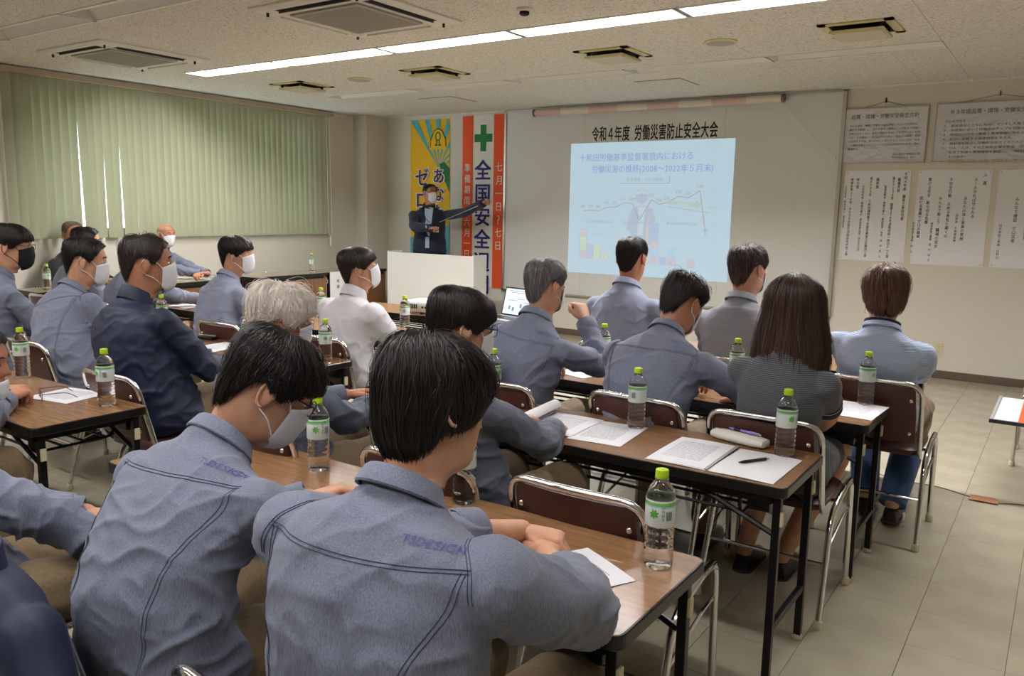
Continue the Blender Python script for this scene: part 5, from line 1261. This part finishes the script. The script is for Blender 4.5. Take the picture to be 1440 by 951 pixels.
    # ---- seams projected on the back
    if seams:
        fs = np.concatenate([[0], np.cumsum(lt)]); bvh = BVHTree.FromPolygons([Vector(q) for q in v], [tuple(lv[fs[i]:fs[i+1]]) for i in range(len(lt))])
        def onback(a_, s_, off=.0008):
            t, L_, D = frame(s_); c = spine(s_); o_ = c+L_*a_*.18*bw*SH-D*.6; h = bvh.ray_cast(Vector(o_), Vector(D), 1.2)
            return None if h[0] is None else np.array(h[0])+np.array(h[1])*off
        def seam(pts, r=.0007, nn=44):
            P = smooth_path([(p[0], p[1], 0) for p in pts], nn); out = [onback(p[0], p[1]) for p in P]; out = [q for q in out if q is not None]
            if len(out) < 4: return
            out = np.array(out); k = np.ones(3)/3
            ok = [out[0]]
            for q in out[1:]:
                if np.linalg.norm(q-ok[-1]) < .05: ok.append(q)
            if len(ok) > 3: obj('seam', MB().tube(ok, r, 5), stitch, root)
        for e in (0, .012): seam([(-.93, .80-e), (-.5, .775-e), (0, .765-e), (.5, .775-e), (.93, .80-e)])
        for sg in (-1, 1):
            for e in (0, .035): seam([(sg*(.90-e), .79), (sg*(.86-e), .66), (sg*(.72-e), .52), (sg*(.60-e), .34), (sg*(.56-e), .06)])
            for e in (0, .03): seam([(sg*(.72+e), .895), (sg*(.90+e), .80), (sg*(.97+e), .70)])
        tx = text_mb('TSDESIGN', .0175, bold=0, width=1.15); tv = tx.verts(); oo = []
        t, L_, D = frame(.86)
        for q in tv:
            a_ = .38+(q[0])/(.18*bw*SH)*1.0; s_ = .838+q[1]/.5-.0*a_; h = onback(min(a_, 1.05), min(s_, .98), .0024); oo.append(h if h is not None else np.array([0, 0, .9]))
        tx.v = [np.array(oo)]; obj('shoulder_lettering', tx, letters_b, root, fixn=False)
    # ---- trousers
    tr = MB(); 
    if legs == 'skirt':
        rs_ = []
        for k, (y, z, w_, d_) in enumerate(((-.10, seat+.06, .15, .09), (-.08, seat+.0, .175, .10), (.0, seat+.0, .185, .10), (.15, seat+.01, .185, .085), (.32, seat+.01, .175, .078), (.40, seat+.01, .165, .072))):
            a = np.arange(28)*2*PI/28; rs_.append(np.column_stack([w_*np.sign(np.cos(a))*abs(np.cos(a))**.7, np.full(28, y), z+d_*np.sin(a)]))
        tr.loft(rs_); tr.ball((0, -.02, seat+.01), (.178, .13, .10), 18, 10)
    else:
        if not standing: tr.ball((0, -.0, seat+.005), (.178*bw, .135*bd, .095), 18, 10)
        else: tr.ball((0, 0, seat+.0), (.165, .115, .13), 18, 10)
        for s_ in (-1, 1):
            hj = np.array([s_*.09, 0.0, seat+.0]); kn, an = knees[s_], ankles[s_]; e = kn+(an-kn)*.93
            pth = smooth_path([hj, (hj+kn)/2, kn, (kn+e)/2+np.array([0, -.012, 0]), e], 16); tr.capsule(pth, np.interp(np.linspace(0, 1, 16), [0, .45, .55, 1], [.092, .075, .070, .056]), 14)
    if legs:
        tv_, tn2, tl_, tlt = voxel(tr, .011 if near else .015, 4); rr_ = 1-np.abs(2*fnoise(tv_*np.array([10, 14, 20]), seed+20)-1)*1.5
        tv_ = tv_+tn2*(rr_*.005)[:, None]; fast_mesh('skirt' if legs == 'skirt' else 'trousers', tv_, tl_, tlt, trousers, root)
    # shoes
    for s_ in (-1, 1):
        an = ankles[s_]; fy = an[1]; tilt = 0 if an[2] < .12 else 35
        rs_ = []
        for y, w_, h in ((-.055, .012, .03), (-.05, .030, .055), (-.02, .036, .075), (.02, .037, .085), (.07, .041, .062), (.12, .045, .050), (.17, .040, .040), (.20, .024, .030), (.208, .008, .018)):
            a = np.arange(16)*2*PI/16; zz_ = np.where(np.sin(a) > 0, h*np.sin(a)**.8 if False else h*np.abs(np.sin(a))**.8, -.004*np.abs(np.sin(a))); rs_.append(np.column_stack([w_*np.sign(np.cos(a))*abs(np.cos(a))**.8, np.full(16, y), zz_+.012]))
        Ms = Matrix.Translation((an[0], an[1]+.01, max(0, an[2]-.09))) @ Matrix.Rotation(math.radians(-tilt), 4, 'X')
        so2 = obj('shoe', MB().loft(rs_).xf(Ms), shoe_m, root, smooth='auto')
        obj('sole', slab([(q[0], q[1]) for q in rrect(-.042, .042, -.056, .205, .038, 5)], 0, .012).xf(Ms), sole_m, so2, smooth='auto')
    # ---- hair, mask, glasses
    st, vol, hm, messy = hair[:4]; tone = hair[4] if len(hair) > 4 else (.6, 1.5); gr_ = hair[5] if len(hair) > 5 else 0
    cnt = {2: 6500, 1: 3200, 0: 1500}[near]; np_ = {2: 8, 1: 7, 0: 6}[near]; wd = {2: .00085, 1: .0012, 0: .0019}[near]
    if st == 'long': cnt = 7000; np_ = 11
    if st == 'bald': cnt = int(cnt*.5); wd *= .6
    hair_shell(st, vol, seed+100, cnt, np_, wd, Mh, hm, root, messy, tone, gr_)
    for s_ in (-1, 1):   # eyes and brows
        e = MB().ball((s_*.032, .0825, .010), (.0125, .0085, .0058), 12, 8); e.v = [px(e.verts())]; eo = obj('eye', e, eye_w, root, smooth=True)
        e = MB().ball((s_*.032, .0880, .010), (.0058, .0040, .0052), 12, 8); e.v = [px(e.verts())]; obj('iris', e, eye_d, eo, smooth=True)
        bp = [head_out(np.array(t_), np.array(z_), np.array(.0035)) for t_, z_ in ((s_*.20, .034), (s_*.33, .039), (s_*.48, .037), (s_*.60, .030))]; obj('eyebrow', MB().tube(px(smooth_path(bp, 10)), [.0015, .0028, .0032, .0033, .0033, .003, .0028, .0025, .002, .001], 6), brow_m if hm not in (hair_wht,) else hair_gry, root, smooth=True)
    if not mask:
        m_ = MB().tube(px(smooth_path([head_out(np.array(t_), np.array(-.064), np.array(.0075)) for t_ in (-.26, -.1, 0, .1, .26)], 10)), [.001, .0025, .0035, .004, .004, .004, .004, .0035, .0025, .001], 8); obj('lips', m_, lip_m, root, smooth=True)
    if mask:
        mm = mask_w if mask in ('white', 'chin') else mask_k; drop = -.055 if mask == 'chin' else 0
        nu_, nv_ = 21, 12; grid = []
        for i in range(nv_):
            t_ = i/(nv_-1); row = []
            for j in range(nu_):
                a = (j/(nu_-1)*2-1); th_ = a*1.0; zt_ = .014-.022*abs(a)**1.2; zb__ = -.122+.030*abs(a)**2; z_ = zt_+(zb__-zt_)*t_+drop
                ply = .0012*math.sin(t_*PI*7)*(1-abs(a)) ; off = .008+.021*math.exp(-(a/.42)**2)*math.sin(PI*min(1, max(0, .12+t_*.80)))+ply
                zc_ = max(z_, -.12); p = head_out(np.array(th_), np.array(zc_), np.array(off)); p[2] += (z_-zc_); p[1] -= .0*max(0, -z_-.11); row.append(p)
            grid.append(row)
        G = np.array(grid); V = px(np.vstack([G.reshape(-1, 3), (G-np.array([0, .0016, 0])).reshape(-1, 3)])); f = []; N_ = nu_*nv_
        for i in range(nv_-1):
            for j in range(nu_-1): a = i*nu_+j; f += [(a, a+1, a+nu_+1, a+nu_), (a+N_, a+nu_+N_, a+nu_+1+N_, a+1+N_)]
        for j in range(nu_-1): f += [(j, j+N_, j+1+N_, j+1)]; k = (nv_-1)*nu_; f += [(k+j, k+j+1, k+j+1+N_, k+j+N_)]
        for i in range(nv_-1): a = i*nu_; f += [(a, a+nu_, a+nu_+N_, a+N_)]; a = i*nu_+nu_-1; f += [(a, a+N_, a+nu_+N_, a+nu_)]
        mo = obj('face_mask', MB().add(V, f), mm, root, smooth=True)
        for s_ in (-1, 1):
            j = nu_-1 if s_ > 0 else 0; top_p, bot_p = G[1][j], G[-2][j]
            lp_ = smooth_path([top_p, (s_*.0815, .035, .012), (s_*.0850, -.012, .028), (s_*.0845, -.030, .0), (s_*.081, -.018, -.035), (s_*.079, .02, -.055+drop*.3), bot_p], 26); obj('ear_loop', MB().tube(px(lp_), .0017, 6), mm, mo)
    if glasses:
        g = empty('glasses', parent=root); g.matrix_local = Mh @ Matrix.Translation((0, .1045, .010)); glasses_parts(g, glasses, 1.0, lens=False)
    if extra:
        for f_ in extra.values():
            if callable(f_): f_(root, dict(px=px, Mh=Mh, spine=spine, frame=frame, arms=arms, toL=toL, v=v, lv=lv, lt=lt, bw=bw, bd=bd, nb=nb))
    return root
def socks(root, c):
    for kn, an in ((np.array([.13, .44, .515]), c['toL']((-.60, 4.22, .11))), (np.array([-.13, .44, .515]), c['toL']((-.74, 4.30, .11)))):
        a, b = kn+(an-kn)*.52, kn+(an-kn)*1.0; obj('sock', MB().tube(smooth_path([a, (a+b)/2+np.array([0, -.006, 0]), b], 8), np.linspace(.075, .064, 8), 16), sock_b, root, smooth='auto')
        obj('slipper_band', MB().lathe([(.047, -.02), (.049, -.018), (.049, .035), (.047, .037)], 20, (an[0], an[1]+.10, .018), 'y'), white_c, root, smooth='auto')
def watch(col):
    def f(root, c):
        S_, E, W = c['arms'][1][:3]; d = (W-E)/np.linalg.norm(W-E); p = W-d*.012; N_ = np.cross(d, [0, 0, 1.0]); N_ /= np.linalg.norm(N_); B_ = np.cross(N_, d); a = np.arange(20)*2*PI/20
        ringc = lambda r, o: p+d*o+r*(np.cos(a)[:, None]*N_+np.sin(a)[:, None]*B_)
        wo = obj('wristwatch', MB().loft([ringc(.028, -.009), ringc(.032, -.009), ringc(.032, .009), ringc(.028, .009)], False, False), col, root, smooth='auto')
        fc = MB().lathe([(.016, .0), (.019, .002), (.019, .009), (.015, .011)], 20); M = Matrix(((N_[0], d[0], B_[0], p[0]+B_[0]*.028), (N_[1], d[1], B_[1], p[1]+B_[1]*.028), (N_[2], d[2], B_[2], p[2]+B_[2]*.028), (0, 0, 0, 1))); obj('watch_case', fc.xf(M), chrome, wo, smooth='auto')
    return f
T_ = ZT+.045
# --- right block, nearest row
person('worker with black bowl-cut hair seen from behind at the nearest table, hands clasped', (-.90, .95), (-.922, 1.106, 1.148), yaw=18, pitch=16, roll=-10, drop=.20, arm=1.1, sx_=4, hair=('bowl', 1.2, hair_blk, 1.3, (.6, 1.8)),
       wr=(-.90, 1.475, T_+.012), wl=(-1.0, 1.52, T_+.03), pole_r=(1.6, .5, -1.0), cuff=.40, sleeve_r=1.18, near=2, seams=True, collar=True, bw=1.22, bd=1.12, shoulder=.98, seed=1, hands=('curl', 'grip'), hand_dir=((-.5, .8, 0), (.8, .35, -.1)), wrinkle=.9, hunch=.3)
person('bowed worker with glasses and white mask, black hair, behind the nearest table', (-1.52, .93), (-1.50, 1.205, 1.082), yaw=34, pitch=34, hair=('fringe', 1.15, hair_blk, 1.6), mask='white', glasses=black_m,
       wr=(-1.40, 1.44, T_), wl=(-1.62, 1.42, T_), pole_r=(1, -.2, -.8), near=2, seams=True, hunch=.7, seed=2, bw=1.15, shoulder=1.03)
person('worker cut by the left edge, hand in the lap, sitting left of the bowed man', (-2.16, .80), (-2.46, .80, 1.10), yaw=-20, pitch=15, hair=('short', 1, hair_blk, 1), wr=(-1.97, 1.08, .62), wl=(-2.25, 1.15, .62), pole_r=(1, -.3, -.6), near=2, seams=True, hunch=.5, seed=3, facing=-6)
person('worker with a blue watch and lowered mask leaning on the left-edge table', (-3.32, .92), (-3.13, 1.25, .935), yaw=42, pitch=10, hair=('short', 1, hair_blk, 1), mask='chin', skinm=skin_tan, wr=(-3.42, 1.47, T_), wl=(-3.60, 1.52, T_), hands=('curl', 'curl'), hand_dir=((-.6, .7, .1), (.7, .5, .1)), hunch=1.0, seed=4, near=1, cuff=.8, extra=dict(w=watch(mat('blue_strap', srgb(30, 60, 130), .4))))
# --- second row
person('black-haired worker with glasses in the second row, just beyond the bowl-cut head', (-1.56, 2.05), (-1.577, 2.02, 1.125), yaw=32, pitch=10, hair=('fringe', 1.35, hair_blk, .7), mask='white', glasses=black_m, pole_r=(1, -.1, -.8), near=2, seams=True, top=chambray_d, hunch=.3, seed=5, bw=1.02)
person('white-haired man with glasses and mask behind the bowed man', (-2.33, 1.98), (-2.35, 1.95, 1.083), yaw=28, pitch=12, hair=('fringe', 1.45, hair_wht, 2.2, (.75, 1.25)), mask='white', glasses=alum_m, near=2, seams=True, top=chambray_d, hunch=.4, seed=6, skinm=skin_tan)
# --- third row
person('grey-haired man raising his hand to his chin, seen from behind', (-2.02, 2.98), (-1.936, 3.1, 1.165), yaw=14, pitch=4, hair=('short', 1.1, hair_gry, 1.3, (.5, 1.5)), mask='white', wr=(-1.87, 3.36, .98), pole_r=(1, -.2, -1.2), hands=('grip', 'curl'), hand_dir=((-.5, .25, .8), None), near=1, hscale=.91, seams=True, hunch=.35, seed=7, bw=1.06, cuff=.9)
person('curly black-haired man leaning forward beyond the second table, with a watch', (-1.38, 3.02), (-1.345, 3.26, 1.118), yaw=18, pitch=28, hscale=.93, hair=('short', 1.05, hair_blk, 1.9), mask='white', wr=(-1.12, 3.40, T_-.02), wl=(-1.42, 3.42, T_), pole_r=(1.2, .1, -.5), near=1, seams=True, hunch=.85, seed=8, bw=1.12, cuff=.35, rollup=True, extra=dict(w=watch(black_m)), skinm=skin_tan)
person('woman with long brown hair in a grey striped vest with navy cuffs', (-.85, 3.07), (-.815, 3.03, 1.165), yaw=0, pitch=6, hair=('long', 1.0, hair_brn, 1.0, (.45, 1.7)), top=vest_m, trousers=suit_k, legs='skirt', cuff=-.62, wr=(-.78, 3.42, .64), wl=(-.98, 3.42, .64), pole_r=(1, -.2, -.6), near=1, bw=.90, bd=.86, shoulder=.98, seed=9, wrinkle=.35, collar=False, collar_m=navy_trim, sleeve_r=.92, extra=dict(piping=1), foot=((-.87, 3.30, .09), (-1.02, 3.28, .09)))
# --- front row
person('man with prominent ears in a pale shirt directly before the picture', (-2.03, 4.12), (-2.052, 4.2, 1.245), yaw=0, hscale=.95, pitch=0, hair=('short', .75, hair_blk, .7), top=pale_st, trousers=dark_tr, near=1, seed=10, skinm=skin_tan, bw=1.04, bd=1.0, wrinkle=.8)
person('grey-haired man in a grey striped shirt nearest the right half of the board', (-1.34, 4.12), (-1.354, 4.12, 1.222), yaw=18, pitch=0, hair=('short', 1.0, hair_dbr, 1.3, (.6, 1.6), .3), mask='white', top=grey_st, trousers=dark_tr, near=1, seed=11, bw=1.12, bd=1.1, wrinkle=.6)
person('person with brown hair in a light blue striped shirt at the right, navy lanyard', (-.70, 4.18), (-.689, 4.05, 1.152), yaw=-16, pitch=4, hair=('mop', 1.5, hair_lb, 1.5, (.45, 1.6)), mask='black', top=blue_st, near=1, seed=12, wrinkle=.7, shoulder=1.08, extra=dict(lanyard=1, sk=socks), foot=((-.60, 4.22, .11), (-.74, 4.30, .11)))
# --- left block
person('broad man in a navy jacket with short brownish hair and white mask', (-3.44, 2.12), (-3.513, 2.15, 1.222), yaw=30, pitch=2, hair=('short', .95, hair_dbr, 1.0, (.6, 1.7)), mask='white', top=navy_c, skinm=skin_tan, near=1, bw=1.26, bd=1.25, seed=13, collar='stand', hscale=1.03, hunch=.2, shoulder=1.02, wrinkle=.8, cuff=.9)
person('black-haired man with a white mask left of the navy jacket', (-4.38, 2.25), (-4.52, 2.4, 1.172), yaw=34, pitch=8, hair=('short', 1.2, hair_blk, .9), mask='white', near=1, seams=True, bw=1.18, bd=1.15, seed=14, hscale=1.01, hunch=.5)
person('man with glasses and a black mask at the far left', (-5.16, 2.22), (-5.15, 2.3, 1.232), yaw=42, pitch=6, hair=('fringe', 1.15, hair_blk, .9), mask='black', glasses=black_m, near=1, seed=15, hunch=.4, top=chambray, hscale=1.01)
person('man in a white polo shirt looking up to the right, black hair', (-3.42, 3.32), (-3.407, 3.4, 1.148), yaw=38, pitch=-8, hair=('fringe', 1.25, hair_dbr, .7, (.5, 1.3)), mask='white', top=white_c, trousers=dark_tr, cuff=-.75, near=1, seed=16, bw=1.06, wrinkle=.8, collar='stand', sleeve_r=1.1)
person('young man with black hair, white mask and finely striped shirt', (-4.60, 3.30), (-4.593, 3.45, 1.169), yaw=52, pitch=2, hair=('fringe', 1.2, hair_blk, .8), mask='white', top=pale_st, trousers=dark_tr, near=1, seed=17, wrinkle=.8, hunch=.3, bw=.95)
person('worker hidden behind the navy jacket, only folded hands and a sleeve in view', (-5.70, 3.36), (-5.80, 3.52, 1.10), yaw=30, pitch=20, wr=(-5.72, 3.95, T_+.02), wl=(-5.85, 3.98, T_+.02), near=0, seed=18, hunch=.6, hand_dir=((-.5, .8, .2), (.6, .7, .2)))
person('worker whose hair shows above the man left of the navy jacket', (-6.50, 3.32), (-6.568, 3.5, 1.174), yaw=30, pitch=4, hair=('short', 1.2, hair_blk, 1.0), mask='white', near=0, seed=19, hunch=.3)
person('man with cropped hair in a dark suit by the window', (-8.0, 4.12), (-7.93, 4.10, 1.19), facing=-75, yaw=15, pitch=0, hair=('crop', .35, hair_stb, .4), mask=None, top=suit_k, trousers=dark_tr, wr=(-7.60, 4.05, .76), wl=(-7.58, 4.25, .76), near=0, seed=20, wrinkle=.5, skinm=skin_tan, hscale=1.05)
person('bald man in a grey-blue work shirt with white mask, hands folded on the desk', (-8.02, 5.06), (-7.95, 5.09, 1.175), facing=-75, yaw=10, pitch=8, hair=('bald', .15, hair_bald, .3, (.8, 1.1)), mask='white', wr=(-7.56, 5.22, .77), wl=(-7.55, 5.30, .775), near=0, seed=21, skinm=skin_tan, hand_dir=((.9, .3, .1), (.9, -.3, .1)))
# --- the speaker
def speaker_bits(root, c):
    v = c['v']; fs = np.concatenate([[0], np.cumsum(c['lt'])]); lv = c['lv']; lt = c['lt']
    bvh = BVHTree.FromPolygons([Vector(q) for q in v], [tuple(lv[fs[i]:fs[i+1]]) for i in range(len(lt))])
    def front(a_, s_, off):
        t, L_, D = c['frame'](s_); o_ = c['spine'](s_)+L_*a_+D*.6; h = bvh.ray_cast(Vector(o_), Vector(-D), 1.2); return np.array(h[0])+D*off if h[0] is not None else c['spine'](s_)+L_*a_+D*.12
    def patch(name, outline, off, m, n=12):
        rows = []
        for s_, a0, a1 in outline: rows.append([front(a0+(a1-a0)*k/(n-1), s_, off) for k in range(n)])
        G = np.array(rows); mb = MB(); r_, q_ = G.shape[:2]; V = np.vstack([G.reshape(-1, 3), (G+np.array([0, -.004, 0])).reshape(-1, 3)]); f = []
        for i in range(r_-1):
            for j in range(q_-1): a = i*q_+j; f += [(a, a+1, a+q_+1, a+q_), (a+r_*q_, a+q_+r_*q_, a+q_+1+r_*q_, a+1+r_*q_)]
        mb.add(V, f); return obj(name, mb, m, root, smooth=True)
    lin = lambda x0, y0, x1, y1, x: y0+(y1-y0)*(x-x0)/(x1-x0)
    ss = np.linspace(.28, .97, 12)
    patch('shirt_front', [(s_, -lin(.28, .012, .97, .062, s_), lin(.28, .012, .97, .062, s_)) for s_ in ss], .006, shirt_b)
    for sg in (-1, 1): patch('lapel', [(s_, sg*lin(.28, .012, .97, .060, s_), sg*(lin(.28, .012, .97, .060, s_)+.012+.045*math.sin(min(1, (s_-.28)/.5)*PI/2))) for s_ in ss], .011, suit_n)
    patch('shirt_tail', [(s_, .0, .05) for s_ in np.linspace(.02, .26, 5)], .006, shirt_b)
    ln = [front(.055, .95, .016), front(.045, .75, .016), front(-.03, .58, .016), front(-.085, .52, .018)]; obj('lanyard', MB().tube(smooth_path(ln, 20), .003, 6), navy_trim, root)
    p = front(-.09, .47, .02); obj('name_badge', MB().box(p[0]-.035, p[0]+.035, p[1]-.002, p[1]+.002, p[2]-.055, p[2]+.01, .002), paper, root)
    W = c['arms'][1][2]; 
person('speaker in a navy jacket with white mask and glasses pointing at the picture', (-6.86, 8.12), (-6.84, 8.10, 1.695), facing=-143, yaw=-36, pitch=-2, seat=.96, standing=True, top=suit_n, trousers=suit_k, hair=('crop', .5, hair_blk, .5, (.6, 1.2)), mask='white', glasses=black_m, skinm=skin_tan,
       wl=(-5.93, 8.02, 1.58), wr=(-6.62, 7.84, 1.26), pole_l=(0, 0, -1), pole_r=(1, .2, -.5), near=1, seed=22, hands=('grip', 'point'), hand_dir=((-.6, .6, .1), None), group=None, extra=dict(s=speaker_bits), wrinkle=.5, cuff=.95, bw=1.2, knee_y=.02)
po = empty('pointer_stick', (-6.48, 7.86, 1.34), 0, 'thin telescopic pointer held by the speaker', 'pointer')
obj('rod', MB().tube([(0, 0, 0), (.58, .16, .245)], [.003, .0045], 8), alum_m, po); obj('handle', MB().tube([(.52, .143, .22), (.60, .166, .254)], .006, 8), black_m, po)
# --- jacket over the chair at the lower left
jk = empty('navy_jacket', (-1.66, .665, 0), 0, 'dark navy jacket hanging over the chair back at the lower left corner', 'jacket')
jm = MB(); rg = []
for z, yo, th_, w_ in ((.30, -.03, .045, .26), (.45, -.025, .05, .27), (.60, -.02, .05, .265), (.70, -.03, .05, .25), (.78, -.04, .05, .225), (.815, -.045, .040, .17), (.825, -.045, .025, .12)):
    a = np.arange(32)*2*PI/32; rg.append(np.column_stack([w_*np.sign(np.cos(a))*abs(np.cos(a))**.6, yo+th_*np.sin(a)*1.2, np.full(32, z)]))
jm.loft(rg)
for s_ in (-1, 1): jm.capsule(smooth_path([(s_*.22, -.04, .74), (s_*.30, -.05, .60), (s_*.31, -.03, .40), (s_*.29, -.02, .26)], 12), np.linspace(.055, .045, 12), 14)
jv, jn, jl, jt = voxel(jm, .009, 5); r_ = 1-np.abs(2*fnoise(np.column_stack([jv[:, 0]*13+jv[:, 2]*3, jv[:, 1]*8, jv[:, 2]*4]), 55)-1)*1.6; jv = jv+jn*(r_*.012)[:, None]
fast_mesh('jacket_shell', jv, jl, jt, navy_c, jk)
a = np.arange(28)*2*PI/28
obj('collar', MB().loft([np.column_stack([r*1.5*np.cos(a), -.045+r*.6*np.sin(a), np.full(28, z)+.02*np.sin(a)]) for r, z in ((.085, .80), (.078, .83), (.072, .865), (.068, .866), (.070, .83))], False, False), navy_c, jk, smooth='auto')
